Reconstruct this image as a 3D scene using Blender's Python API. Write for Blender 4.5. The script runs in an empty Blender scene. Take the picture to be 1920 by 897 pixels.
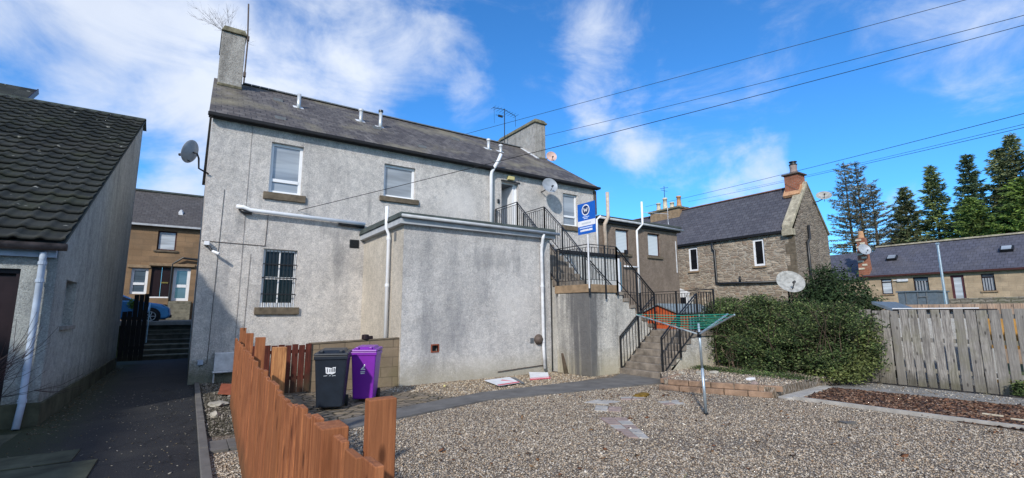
import bpy, math, random
import numpy as np
from mathutils import Vector, Matrix
random.seed(7); rng = np.random.default_rng(11)
SC = bpy.context.scene; COL = SC.collection
R = math.radians

# ------------------------------------------------------------------ camera
cam = bpy.data.cameras.new('camera'); camo = bpy.data.objects.new('camera', cam); COL.objects.link(camo)
yaw, pit, rol = R(34.0502), R(8.7918), R(-0.2973)
f = Vector((math.sin(yaw)*math.cos(pit), math.cos(yaw)*math.cos(pit), math.sin(pit)))
r0 = Vector((math.cos(yaw), -math.sin(yaw), 0)); u0 = r0.cross(f)
rr = r0*math.cos(rol) + u0*math.sin(rol); uu = -r0*math.sin(rol) + u0*math.cos(rol)
camo.matrix_world = Matrix(((rr.x, uu.x, -f.x, 0), (rr.y, uu.y, -f.y, 0), (rr.z, uu.z, -f.z, 1.7), (0, 0, 0, 1)))
cam.sensor_fit = 'HORIZONTAL'; cam.sensor_width = 36; cam.lens = 885.99/1920*36
cam.clip_end = 3000; cam.clip_start = 0.05
SC.camera = camo

# ------------------------------------------------------------------ sky, sun, exposure
SUN_EL = R(32); SUN_FROM = (-0.76, -0.65)
w = bpy.data.worlds.new('World'); SC.world = w; w.use_nodes = True
nt = w.node_tree; nt.nodes.clear()
def N(t, **k):
    n = nt.nodes.new(t)
    for a, b in k.items(): setattr(n, a, b)
    return n
def L(a, b): nt.links.new(a, b)
out = N('ShaderNodeOutputWorld'); bg = N('ShaderNodeBackground'); L(bg.outputs[0], out.inputs[0])
sky = N('ShaderNodeTexSky', sky_type='NISHITA'); sky.sun_disc = False
sky.sun_elevation = SUN_EL; sky.sun_rotation = math.atan2(SUN_FROM[0], SUN_FROM[1])
sky.air_density = 1.0; sky.dust_density = 0.25; sky.ozone_density = 3.0; sky.altitude = 200
tc = N('ShaderNodeTexCoord')
nrm = N('ShaderNodeVectorMath', operation='NORMALIZE'); L(tc.outputs['Generated'], nrm.inputs[0])
tint = N('ShaderNodeMix', data_type='RGBA', blend_type='MULTIPLY'); tint.inputs[0].default_value = 1
L(sky.outputs[0], tint.inputs[6]); tint.inputs[7].default_value = (0.40, 1.0, 1.50, 1)
# distorted direction for the cloud masses
wn = N('ShaderNodeTexNoise'); wn.inputs['Scale'].default_value = 3.2; wn.inputs['Detail'].default_value = 6; wn.inputs['Roughness'].default_value = 0.6
L(nrm.outputs[0], wn.inputs['Vector'])
ws = N('ShaderNodeVectorMath', operation='SUBTRACT'); L(wn.outputs['Color'], ws.inputs[0]); ws.inputs[1].default_value = (.5, .5, .5)
wm = N('ShaderNodeVectorMath', operation='SCALE'); L(ws.outputs[0], wm.inputs[0]); wm.inputs['Scale'].default_value = 0.30
wd = N('ShaderNodeVectorMath', operation='ADD'); L(nrm.outputs[0], wd.inputs[0]); L(wm.outputs[0], wd.inputs[1])
LOBES = [(-.26, .88, .42, .15, .72), (-.12, .90, .42, .17, .92), (-.04, .90, .48, .20, .95), (.04, .93, .38, .17, .95), (.12, .90, .42, .18, .95), (.20, .87, .47, .15, .85), (-.16, .93, .34, .11, .65),
         (.24, .90, .38, .13, .75), (-.04, .975, .20, .11, .78), (-.26, .94, .24, .12, .6), (.33, .78, .53, .11, .60), (.395, .79, .47, .09, .52), (.43, .79, .42, .07, .40), (.27, .83, .52, .12, .7), (-.02, .96, .29, .08, .5), (-.34, .84, .40, .12, .5),
         (.61, .58, .54, .10, .48), (.63, .62, .47, .07, .42), (.67, .63, .40, .10, .60), (.735, .60, .32, .085, .68), (.64, .67, .38, .07, .42),
         (.84, .46, .265, .075, .68), (.815, .50, .255, .05, .5), (.90, .1, .42, .22, .3), (-.9, .1, .4, .36, 1.0), (-.6, -.7, .45, .6, 1.0), (.4, -.8, .45, .6, 1.0), (-.1, -.35, 1.0, .55, 1.0),  # wide lobes behind and overhead are unseen clouds added for fill light
         (.96, .30, .13, .10, .5), (.93, .36, .10, .08, .45)]
acc = None
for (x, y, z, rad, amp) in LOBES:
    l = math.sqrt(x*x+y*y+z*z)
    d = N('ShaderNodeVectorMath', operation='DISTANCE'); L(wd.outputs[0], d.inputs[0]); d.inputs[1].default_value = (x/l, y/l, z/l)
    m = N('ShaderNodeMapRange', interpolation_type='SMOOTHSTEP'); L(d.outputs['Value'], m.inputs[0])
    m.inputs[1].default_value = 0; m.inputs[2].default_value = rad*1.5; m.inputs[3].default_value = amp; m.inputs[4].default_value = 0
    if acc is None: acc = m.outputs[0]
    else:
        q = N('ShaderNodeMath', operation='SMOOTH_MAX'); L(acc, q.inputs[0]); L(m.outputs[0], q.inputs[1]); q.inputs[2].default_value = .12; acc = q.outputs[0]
sc3 = N('ShaderNodeMapping'); sc3.inputs['Scale'].default_value = (1, 1, 1.9); L(nrm.outputs[0], sc3.inputs[0])
cn = N('ShaderNodeTexNoise'); cn.inputs['Scale'].default_value = 4.2; cn.inputs['Detail'].default_value = 12; cn.inputs['Roughness'].default_value = 0.62; cn.inputs['Distortion'].default_value = .5
L(sc3.outputs[0], cn.inputs['Vector'])
cs = N('ShaderNodeMath', operation='MULTIPLY_ADD'); L(cn.outputs[0], cs.inputs[0]); cs.inputs[1].default_value = 1.5; cs.inputs[2].default_value = -0.75
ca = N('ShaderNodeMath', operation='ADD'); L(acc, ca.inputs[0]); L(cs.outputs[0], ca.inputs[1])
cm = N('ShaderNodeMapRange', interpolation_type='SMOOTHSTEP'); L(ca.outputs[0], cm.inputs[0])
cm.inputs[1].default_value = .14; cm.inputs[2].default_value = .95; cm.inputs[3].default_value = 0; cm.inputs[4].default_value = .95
n2 = N('ShaderNodeTexNoise'); n2.inputs['Scale'].default_value = 5; n2.inputs['Detail'].default_value = 8; L(wd.outputs[0], n2.inputs['Vector'])
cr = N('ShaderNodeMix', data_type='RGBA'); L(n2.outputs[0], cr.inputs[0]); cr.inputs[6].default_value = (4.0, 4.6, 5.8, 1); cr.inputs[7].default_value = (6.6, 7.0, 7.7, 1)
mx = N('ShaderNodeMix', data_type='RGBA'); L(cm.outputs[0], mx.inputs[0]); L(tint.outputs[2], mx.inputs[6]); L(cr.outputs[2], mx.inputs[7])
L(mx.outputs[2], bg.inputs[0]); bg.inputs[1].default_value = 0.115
sd = bpy.data.lights.new('sun', 'SUN'); sd.energy = 2.9; sd.angle = R(2.2); sd.color = (1, .95, .87)
so = bpy.data.objects.new('sun', sd); COL.objects.link(so)
v = Vector((-SUN_FROM[0]*math.cos(SUN_EL), -SUN_FROM[1]*math.cos(SUN_EL), -math.sin(SUN_EL)))
so.rotation_euler = v.to_track_quat('-Z', 'Y').to_euler(); so.location = (-20, -12, 20)
vs = SC.view_settings; vs.view_transform = 'Standard'; vs.look = 'None'; vs.exposure = 0.40; vs.gamma = 1; vs.use_curve_mapping = False

# ------------------------------------------------------------------ materials
class G:
    def __init__(s, name, rough=.8, metal=0, spec=.3):
        s.m = bpy.data.materials.new(name); s.m.use_nodes = True; s.t = s.m.node_tree
        s.b = s.t.nodes['Principled BSDF']; s.b.inputs['Roughness'].default_value = rough; s.b.inputs['Metallic'].default_value = metal
        s.b.inputs['Specular IOR Level'].default_value = spec
        g = s.t.nodes.new('ShaderNodeNewGeometry'); s.pos = g.outputs['Position']
        s.tcn = s.t.nodes.new('ShaderNodeTexCoord')
    def n(s, t, **k):
        n = s.t.nodes.new(t)
        for a, b in k.items(): setattr(n, a, b)
        return n
    def l(s, a, b): s.t.links.new(a, b)
    def vec(s, src, scale=(1, 1, 1), rot=(0, 0, 0)):
        m = s.n('ShaderNodeMapping'); m.inputs['Scale'].default_value = scale; m.inputs['Rotation'].default_value = rot; s.l(src, m.inputs[0]); return m.outputs[0]
    def noise(s, v, scale, detail=4, rough=.55, dist=0):
        n = s.n('ShaderNodeTexNoise'); n.inputs['Scale'].default_value = scale; n.inputs['Detail'].default_value = detail
        n.inputs['Roughness'].default_value = rough; n.inputs['Distortion'].default_value = dist; s.l(v, n.inputs['Vector']); return n.outputs[0]
    def ramp(s, fac, lo, hi, a=0., b=1.):
        m = s.n('ShaderNodeMapRange'); s.l(fac, m.inputs[0]); m.inputs[1].default_value = lo; m.inputs[2].default_value = hi
        m.inputs[3].default_value = a; m.inputs[4].default_value = b; return m.outputs[0]
    def mix(s, fac, a, b, mode='MIX'):
        m = s.n('ShaderNodeMix', data_type='RGBA', blend_type=mode)
        for sock, val in ((m.inputs[0], fac), (m.inputs[6], a), (m.inputs[7], b)):
            if hasattr(val, 'is_linked') or hasattr(val, 'links'): s.l(val, sock)
            elif isinstance(val, (tuple, list)): sock.default_value = (*val, 1)
            else: sock.default_value = val
        return m.outputs[2]
    def math(s, op, a, b=None, c=None):
        m = s.n('ShaderNodeMath', operation=op)
        for i, val in enumerate((a, b, c)):
            if val is None: continue
            if hasattr(val, 'links'): s.l(val, m.inputs[i])
            else: m.inputs[i].default_value = val
        return m.outputs[0]
    def col(s, c):
        if hasattr(c, 'links'): s.l(c, s.b.inputs['Base Color'])
        else: s.b.inputs['Base Color'].default_value = (*c, 1)
    def bump(s, h, strength=.5, dist=.01):
        b = s.n('ShaderNodeBump'); b.inputs['Strength'].default_value = strength; b.inputs['Distance'].default_value = dist
        s.l(h, b.inputs['Height']); s.l(b.outputs[0], s.b.inputs['Normal'])
    def wallvec(s, slope=None):     # (x+y, z) for upright walls of either direction
        sp = s.n('ShaderNodeSeparateXYZ'); s.l(s.pos, sp.inputs[0]); c = s.n('ShaderNodeCombineXYZ')
        if slope == 'Y': s.l(sp.outputs[0], c.inputs[0]); s.l(s.math('MULTIPLY', sp.outputs[2], 1.8), c.inputs[1])
        elif slope == 'X': s.l(sp.outputs[1], c.inputs[0]); s.l(s.math('MULTIPLY', sp.outputs[2], 1.5), c.inputs[1])
        else: s.l(s.math('ADD', sp.outputs[0], sp.outputs[1]), c.inputs[0]); s.l(sp.outputs[2], c.inputs[1])
        return c.outputs[0]
MT = {}
def plain(name, c, rough=.6, metal=0, var=.25, scale=6, spec=.3, bump=.15):
    g = G(name, rough, metal, spec); p = g.tcn.outputs['Object']
    a = g.noise(p, scale, 6, .6); b = g.noise(p, scale*9, 3)
    c2 = tuple(x*(1-var) for x in c); c3 = tuple(min(1, x*(1+var*.5)) for x in c)
    k = g.mix(g.ramp(a, .3, .7), c2, c3); k = g.mix(g.ramp(b, .62, .8, 0, .35), k, tuple(x*.6 for x in c)); g.col(k)
    if bump: g.bump(b, bump, .003)
    MT[name] = g.m; return g.m
def harl(name, c, dark, stain=.5, moss=None, mossz=0., speck=.38, blots=()):
    g = G(name, .95, 0, .1); p = g.pos
    fine = g.noise(p, 38, 3, .7); vor = g.n('ShaderNodeTexVoronoi'); vor.inputs['Scale'].default_value = 85; g.l(p, vor.inputs['Vector'])
    med = g.noise(p, 5.5, 9, .78); st = g.noise(g.vec(p, (1.6, 1.6, .28)), 1.5, 7, .65, .4); big = g.noise(p, .8, 6, .62, .3)
    k = g.mix(g.ramp(big, .3, .72), c, tuple(x*.74 for x in c))
    k = g.mix(g.math('MULTIPLY', g.ramp(st, .47, .76), stain), k, dark)
    k = g.mix(g.ramp(med, .47, .66, 0, .55), k, dark); k = g.mix(g.ramp(med, .46, .34, 0, .35), k, tuple(min(1, x*1.22) for x in c))
    k = g.mix(g.ramp(fine, .46, .66, 0, speck), k, tuple(x*.5 for x in dark))
    k = g.mix(g.ramp(fine, .46, .3, 0, .35), k, tuple(min(1, x*1.35) for x in c))
    sp = g.n('ShaderNodeSeparateXYZ'); g.l(p, sp.inputs[0])
    for (bx, bz, wx, wz, am, bc) in blots:
        dx = g.math('DIVIDE', g.math('SUBTRACT', sp.outputs[0], bx), wx); dz = g.math('DIVIDE', g.math('SUBTRACT', sp.outputs[2], bz), wz)
        e = g.math('ADD', g.math('ADD', g.math('MULTIPLY', dx, dx), g.math('MULTIPLY', dz, dz)), g.math('MULTIPLY', g.math('SUBTRACT', st, .5), -3.2))
        k = g.mix(g.ramp(e, 1.0, -.1, 0, am), k, bc)
    if moss:
        low = g.ramp(g.math('ADD', sp.outputs[2], g.math('MULTIPLY', med, -.6)), mossz-.35, mossz-.05+.3, .75, 0)
        k = g.mix(low, k, moss)
    g.col(k); h = g.math('ADD', g.math('ADD', g.math('MULTIPLY', fine, 1.0), g.math('MULTIPLY', vor.outputs['Distance'], -.7)), g.math('MULTIPLY', med, 1.6)); g.bump(h, 1.0, .014)
    MT[name] = g.m; return g.m
def brickm(name, c1, c2, mortar, bw=.3, bh=.1, mort=.01, noise=.35, dist=0., bump=.6, dirt=(.08, .075, .06), dirta=.5, rough=.92, hz=1.0):
    g = G(name, rough, 0, .15); v0 = g.wallvec()
    if dist:
        nn = g.n('ShaderNodeTexNoise'); nn.inputs['Scale'].default_value = 3.; nn.inputs['Detail'].default_value = 3; g.l(v0, nn.inputs['Vector'])
        sb = g.n('ShaderNodeVectorMath', operation='MULTIPLY_ADD'); g.l(nn.outputs['Color'], sb.inputs[0]); sb.inputs[1].default_value = (dist, dist, 0); g.l(v0, sb.inputs[2]); v0 = sb.outputs[0]
    b = g.n('ShaderNodeTexBrick'); g.l(v0, b.inputs['Vector']); b.inputs['Color1'].default_value = (*c1, 1); b.inputs['Color2'].default_value = (*c2, 1); b.inputs['Mortar'].default_value = (*mortar, 1)
    b.inputs['Scale'].default_value = 1; b.inputs['Brick Width'].default_value = bw; b.inputs['Row Height'].default_value = bh; b.inputs['Mortar Size'].default_value = mort; b.inputs['Mortar Smooth'].default_value = .3
    a = g.noise(g.pos, 1.3, 6, .6); d = g.noise(g.pos, 14, 5, .65); e = g.noise(g.vec(v0, (1/bw*.6, 1/bh*.6, 1)), 1.0, 1, .5)
    k = g.mix(g.ramp(e, .35, .68, 0, .55), b.outputs['Color'], tuple(x*.55 for x in c1))
    k = g.mix(g.ramp(d, .35, .75, 0, noise), k, tuple(x*.5 for x in c2)); k = g.mix(g.ramp(a, .45, .8, 0, dirta), k, dirt); g.col(k)
    h = g.math('ADD', g.math('MULTIPLY', b.outputs['Fac'], -1.0), g.math('MULTIPLY', d, .5)); g.bump(h, bump, .02)
    MT[name] = g.m; return g.m
def slate(name, slope, c=(.075, .07, .068), c2=(.13, .125, .12), lich=(.16, .15, .07), bw=.28, bh=.24, licha=.5):
    g = G(name, .62, 0, .3); v0 = g.wallvec(slope)
    b = g.n('ShaderNodeTexBrick'); g.l(v0, b.inputs['Vector']); b.inputs['Color1'].default_value = (*c, 1); b.inputs['Color2'].default_value = (*c2, 1); b.inputs['Mortar'].default_value = (.015, .015, .015, 1)
    b.inputs['Scale'].default_value = 1; b.inputs['Brick Width'].default_value = bw; b.inputs['Row Height'].default_value = bh; b.inputs['Mortar Size'].default_value = .009; b.inputs['Mortar Smooth'].default_value = .4
    d = g.noise(g.vec(v0, (2.4, 3.2, 1)), 1.6, 4, .7); a = g.noise(g.pos, .55, 6, .62, .4); e = g.noise(g.pos, 9, 6, .7)
    k = g.mix(g.ramp(d, .3, .7, 0, .65), b.outputs['Color'], tuple(x*.6 for x in c))
    a2 = g.noise(g.vec(g.pos, (1.1, .45, .45)), 1.4, 6, .7, .8); k = g.mix(g.math('MULTIPLY', g.ramp(a, .5, .68), licha), k, lich); k = g.mix(g.math('MULTIPLY', g.ramp(a2, .56, .70), licha*.7), k, tuple(x*1.5 for x in c2)); k = g.mix(g.ramp(e, .58, .74, 0, .45), k, tuple(x*1.9 for x in c2)); g.col(k)
    g.bump(g.math('ADD', g.math('MULTIPLY', b.outputs['Fac'], -1.), g.math('MULTIPLY', e, .5)), .7, .015)
    MT[name] = g.m; return g.m
def wood(name, c, c2, axis='Z', rough=.8, grain=1., knots=True, per=.45, green=None):
    g = G(name, rough, 0, .2); p = g.tcn.outputs['Object']; oi = g.n('ShaderNodeObjectInfo')
    off = g.n('ShaderNodeVectorMath', operation='MULTIPLY_ADD'); g.l(oi.outputs['Random'], off.inputs[0]); off.inputs[1].default_value = (17, 11, 7); g.l(p, off.inputs[2])
    s = {'Z': (22, 22, 1.1), 'X': (1.1, 22, 22), 'Y': (22, 1.1, 22)}[axis]
    a = g.noise(g.vec(off.outputs[0], s), 2.2, 6, .65, .7); b = g.noise(off.outputs[0], 3.2, 5, .6)
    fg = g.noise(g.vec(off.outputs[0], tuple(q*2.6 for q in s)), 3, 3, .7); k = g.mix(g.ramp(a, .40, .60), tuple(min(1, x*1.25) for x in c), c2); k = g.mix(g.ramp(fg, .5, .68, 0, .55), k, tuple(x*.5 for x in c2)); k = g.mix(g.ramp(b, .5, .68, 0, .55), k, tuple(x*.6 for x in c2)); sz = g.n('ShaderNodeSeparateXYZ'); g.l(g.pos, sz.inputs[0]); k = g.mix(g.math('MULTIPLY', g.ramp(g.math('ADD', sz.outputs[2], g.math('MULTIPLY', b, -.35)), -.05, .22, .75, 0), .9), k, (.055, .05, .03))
    k = g.mix(g.ramp(oi.outputs['Random'], 0, 1, 0, per), k, tuple(x*.62 for x in c))
    if knots:
        vv = g.n('ShaderNodeTexVoronoi'); vv.inputs['Scale'].default_value = 1.; g.l(g.vec(off.outputs[0], (9, 9, 3.2)), vv.inputs['Vector'])
        k = g.mix(g.ramp(vv.outputs['Distance'], .1, .17, .85, 0), k, tuple(x*.3 for x in c2))
    if green:
        k = g.mix(g.ramp(g.noise(off.outputs[0], 1.4, 5, .6), .5, .7, 0, .55), k, green)
    g.col(k); g.bump(a, .6*grain, .004); MT[name] = g.m; return g.m
def attr(name, rough=.8, mul=1., trans=0.):
    g = G(name, rough, 0, .25); a = g.n('ShaderNodeAttribute'); a.attribute_name = 'Col'
    b = g.noise(g.pos, 60, 3); k = g.mix(g.ramp(b, .3, .7, 0, .25), a.outputs['Color'], (.05, .045, .04)); g.col(k); MT[name] = g.m
    if trans: g.b.inputs['Transmission Weight'].default_value = 0
    return g.m
def gravelm(name, pal, sc=42, dark=.35, patch=(.16, .13, .09), pa=.3):
    g = G(name, .9, 0, .15); p = g.vec(g.pos, (1, 1, .3))
    v = g.n('ShaderNodeTexVoronoi'); v.inputs['Scale'].default_value = sc; g.l(p, v.inputs['Vector'])
    r = g.n('ShaderNodeValToRGB'); e = r.color_ramp.elements; e[0].color = (*pal[0], 1); e[1].color = (*pal[-1], 1); e[1].position = .92
    for i, c in enumerate(pal[1:-1]): q = e.new((i+1)/(len(pal))); q.color = (*c, 1)
    sp = g.n('ShaderNodeSeparateColor'); g.l(v.outputs['Color'], sp.inputs[0]); g.l(sp.outputs[0], r.inputs[0])
    k = g.mix(g.ramp(v.outputs['Distance'], .25, .75, 0, .85), r.outputs[0], tuple(x*dark for x in pal[0]))
    k = g.mix(g.ramp(g.noise(g.pos, .9, 6, .6), .5, .72, 0, pa), k, patch); g.col(k)
    g.bump(g.math('MULTIPLY', v.outputs['Distance'], -1.), 1., .02); MT[name] = g.m; return g.m

DK = (.19, .19, .195); PL = (.80, .76, .72)
harl('harl_house', (.76, .715, .67), (.30, .295, .30), .6, (.10, .115, .06), .25, blots=[(3.3, 4.05, .55, .28, .45, DK), (3.45, 3.3, .22, .8, .45, DK), (.95, 4.1, .16, .4, .45, DK), (1.5, 2.0, .2, .5, .35, DK), (2.5, 1.5, .25, .7, .3, PL), (2.0, 1.3, .4, .4, .4, PL),
    (7.3, 5.4, .9, .7, .55, PL), (4.3, 5.0, .1, .5, .4, DK), (5.9, 5.0, .1, .5, .4, DK), (1.35, 4.6, .08, .6, .4, DK), (2.5, 4.6, .08, .6, .35, DK), (.5, 2.0, .5, 1.4, .35, (.28, .29, .31)), (8.2, 5.2, .2, 1.0, .3, DK), (11.2, 5.8, .5, .4, .25, PL)])
harl('harl_ext', (.70, .67, .64), (.31, .31, .32), .7, (.42, .38, .29), .12, blots=[(4.75, 3.0, .5, .5, .2, DK), (5.6, 2.5, 1.0, .7, .1, DK), (5.2, 1.2, .9, .8, .4, (.2, .205, .22)), (6.9, 3.1, 1.2, .35, .35, DK), (7.4, 1.9, .7, .8, .4, PL), (6.4, .35, .7, .3, .5, PL), (8.5, 2.0, .15, 1.6, .3, DK), (4.9, .3, .5, .3, .3, DK)])
harl('harl_cream', (.74, .67, .57), (.36, .33, .28), .35, (.22, .19, .13), .1, .35)
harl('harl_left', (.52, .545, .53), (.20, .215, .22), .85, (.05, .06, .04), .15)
harl('harl_stair', (.76, .72, .65), (.22, .215, .21), .7, (.5, .44, .3), .2, .45)
harl('harl_brown', (.29, .23, .185), (.12, .095, .075), .5, (.12, .1, .08), 0, .35)
harl('harl_white', (.66, .65, .62), (.42, .42, .4), .4, None, 0, .25)
harl('harl_chim', (.52, .49, .45), (.14, .13, .12), .9)
brickm('rubble', (.46, .37, .27), (.25, .20, .16), (.20, .165, .125), .36, .115, .016, .5, .16, 1.)
brickm('rubble_shaded', (.33, .27, .21), (.19, .155, .13), (.14, .12, .10), .36, .115, .016, .5, .16, 1.)
brickm('sandstone', (.33, .215, .125), (.25, .165, .10), (.20, .14, .09), .75, .30, .008, .3, .02, .4)
brickm('sandstone_pale', (.55, .42, .28), (.46, .35, .235), (.34, .26, .18), .6, .28, .008, .3, .02, .4)
brickm('red_brick', (.42, .14, .07), (.33, .10, .055), (.38, .3, .24), .22, .075, .01, .3, 0, .5)
brickm('block', (.26, .20, .135), (.22, .17, .12), (.14, .11, .08), .45, .225, .01, .4, .01, .4, (.12, .11, .05), .6)
brickm('field_wall', (.34, .30, .25), (.2, .18, .15), (.12, .11, .09), .5, .16, .03, .5, .3, 1., (.12, .13, .05), .7)
slate('slate_house', 'Y', (.085, .072, .066), (.18, .16, .145), (.24, .21, .14), licha=.75)
slate('slate_x', 'X', (.082, .080, .095), (.12, .118, .135), (.11, .10, .11), licha=.3)
slate('slate_far', 'Y', (.085, .075, .07), (.12, .11, .105), (.11, .10, .08), licha=.2)
slate('slate_row', 'X', (.082, .082, .104), (.115, .115, .145), (.13, .12, .12), .3, .3, licha=.3)
wood('fence_orange', (.43, .165, .070), (.23, .078, .036), knots=True, per=.85)
wood('fence_fresh', (.52, .25, .10), (.36, .15, .06), per=.1)
wood('fence_red', (.12, .03, .02), (.065, .02, .014), per=.4)
wood('fence_grey', (.36, .335, .30), (.16, .145, .135), per=.75, green=(.20, .19, .11))
wood('fence_new', (.60, .34, .10), (.5, .27, .08), per=.2)
wood('fence_tan', (.46, .33, .24), (.33, .24, .18), per=.4)
wood('dark_wood', (.02, .02, .022), (.012, .012, .013), per=.4)
wood('bark', (.12, .085, .06), (.06, .045, .035), rough=.95)
wood('shed_orange', (.50, .105, .035), (.38, .075, .025), per=.1)
plain('upvc', (.82, .83, .85), .35, 0, .08, 4, .5, 0)
plain('upvc_old', (.70, .71, .73), .5, 0, .3, 5, .4)
plain('pipe_blue', (.42, .50, .62), .5, 0, .25, 5)
plain('pipe_tan', (.55, .45, .36), .6, 0, .3)
plain('black_iron', (.018, .019, .022), .45, .2, .4, 20, .5)
plain('black_plastic', (.015, .016, .018), .4, 0, .3, 8, .5)
plain('gutter_black', (.014, .013, .014), .5)
plain('gutter_old', (.10, .075, .065), .7, 0, .7, 6)
plain('stone_sill', (.15, .12, .085), .9, 0, .45, 7)
plain('stone_tan', (.30, .21, .13), .9, 0, .35, 6)
plain('cope_pale', (.42, .37, .27), .9, 0, .5, 5)
plain('cope_moss', (.20, .18, .12), .95, 0, .6, 5)
plain('concrete', (.24, .235, .225), .9, 0, .3, 3)
plain('concrete_dark', (.15, .143, .135), .85, 0, .35, 2.5)
plain('concrete_green', (.085, .09, .06), .9, 0, .6, 2.5)
plain('step_stone', (.235, .20, .165), .92, 0, .5, 5)
plain('step_alley', (.10, .095, .075), .9, 0, .5, 4)
plain('step_edge', (.20, .185, .14), .9, 0, .5, 4)
plain('felt', (.07, .085, .08), .9, 0, .4, 4)
plain('fascia_grey', (.46, .48, .50), .6, 0, .2, 4)
plain('lead', (.17, .18, .19), .6, .2)
plain('galv', (.48, .56, .62), .35, .6, .25, 12)
plain('flue_metal', (.58, .60, .61), .4, .4, .2)
plain('dish_grey', (.33, .36, .40), .5, .1, .25)
plain('dish_pale', (.36, .36, .34), .75, .0, .5, 10)
plain('dish_pink', (.62, .42, .36), .6, 0, .3)
plain('bin_black', (.013, .019, .030), .42, 0, .3, 5, .4)
plain('bin_purple', (.20, .022, .36), .38, 0, .15, 3, .5)
plain('white_paint', (.80, .80, .82), .5, 0, .08, 4)
plain('board_white', (.72, .74, .78), .45, 0, .15, 4)
plain('board_red', (.62, .10, .14), .5, 0, .25, 6)
plain('sign_blue', (.0, .105, .50), .4, 0, .06, 4, .5)
plain('sign_navy', (.008, .03, .12), .4, 0, .1)
plain('sign_text', (.55, .68, .95), .5, 0, .05)
plain('sign_grey', (.55, .60, .66), .5, 0, .1)
plain('brown_frame', (.065, .022, .018), .5, 0, .3)
plain('door_dark', (.022, .012, .014), .4)
plain('door_maroon', (.09, .03, .035), .5)
plain('gold', (.6, .42, .12), .3, .8)
plain('terracotta', (.26, .075, .04), .85, 0, .3)
plain('terra_pot', (.55, .30, .16), .85, 0, .35, 6)
plain('pot_buff', (.62, .55, .42), .85, 0, .3, 6)
plain('rubble_pale', (.42, .39, .33), .9, 0, .35, 9)
plain('moss', (.20, .12, .02), 1, 0, .5, 25)
plain('shed_felt', (.20, .24, .26), .8)
plain('metal_blue', (.13, .165, .20), .6, .1, .25)
plain('green_line', (.02, .33, .24), .5)
plain('soil', (.05, .04, .03), 1, 0, .5, 8)
plain('rust', (.13, .10, .085), .7, .3, .4, 12)
plain('yellow', (.62, .55, .25), .5)
plain('car_blue', (.06, .22, .46), .25, .3, .05, 2, .6, 0)
plain('rubber', (.02, .02, .02), .8)
plain('pink_stone', (.33, .25, .22), .9, 0, .3, 8)
plain('slab_grey', (.40, .38, .35), .9, 0, .3, 5)
plain('block_tan', (.31, .205, .14), .95, 0, .4, 7)
plain('curtain', (.30, .31, .33), .9, 0, .15, 3)
plain('wire', (.01, .01, .012), .6)
plain('clay_ridge', (.24, .12, .09), .9, 0, .3)
plain('blue_door', (.10, .22, .30), .5)
def glass(name, c, rough=.04, band=True):
    g = G(name, rough, 0, .9); p = g.tcn.outputs['Object']; a = g.noise(g.vec(g.pos, (.35, .35, 3.0)), 1.3, 2); k = g.mix(g.ramp(a, .35, .65), c, tuple(x*.6 for x in c)); g.col(k)
    g.b.inputs['Coat Weight'].default_value = .5 if band else 0; g.b.inputs['Specular IOR Level'].default_value = .9 if band else .35; MT[name] = g.m
glass('glass_pale', (.36, .40, .44)); glass('glass_dark', (.014, .015, .018), .06, False); glass('glass_mid', (.10, .14, .18)); glass('glass_white', (.62, .66, .70), .3)
def blinds():
    g = G('blind', .7); sp = g.n('ShaderNodeSeparateXYZ'); g.l(g.pos, sp.inputs[0]); s = g.math('FRACT', g.math('MULTIPLY', sp.outputs[2], 16.))
    g.col(g.mix(g.ramp(s, .0, .35), (.34, .40, .46), (.60, .66, .70))); MT['blind'] = g.m
blinds()
def pantile():
    g = G('pantile', .8, 0, .15); oi = g.noise(g.pos, 2.2, 5, .6); e = g.noise(g.pos, 16, 4, .6); big = g.noise(g.pos, .5, 4)
    b = g.n('ShaderNodeTexBrick'); sp = g.n('ShaderNodeSeparateXYZ'); g.l(g.pos, sp.inputs[0]); c = g.n('ShaderNodeCombineXYZ'); g.l(sp.outputs[0], c.inputs[0]); g.l(g.math('SUBTRACT', sp.outputs[1], 10.28), c.inputs[1]); g.l(c.outputs[0], b.inputs['Vector'])
    b.offset = 0; b.inputs['Scale'].default_value = 1; b.inputs['Brick Width'].default_value = .30; b.inputs['Row Height'].default_value = .3688; b.inputs['Mortar Size'].default_value = .0
    b.inputs['Color1'].default_value = (.016, .019, .019, 1); b.inputs['Color2'].default_value = (.040, .043, .040, 1)
    k = g.mix(g.ramp(oi, .45, .75, 0, .5), b.outputs['Color'], (.040, .044, .038)); k = g.mix(g.ramp(e, .62, .72, 0, .7), k, (.10, .105, .085)); e3 = g.noise(g.pos, 5.5, 3, .5); k = g.mix(g.ramp(e3, .70, .73, 0, .85), k, (.30, .30, .27)); k = g.mix(g.ramp(g.noise(g.pos, 1.1, 6, .7), .52, .66, 0, .55), k, (.035, .04, .022))
    k = g.mix(g.ramp(big, .5, .7, 0, .3), k, (.055, .05, .045)); g.col(k); g.bump(e, .5, .01); MT['pantile'] = g.m
pantile()
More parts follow.
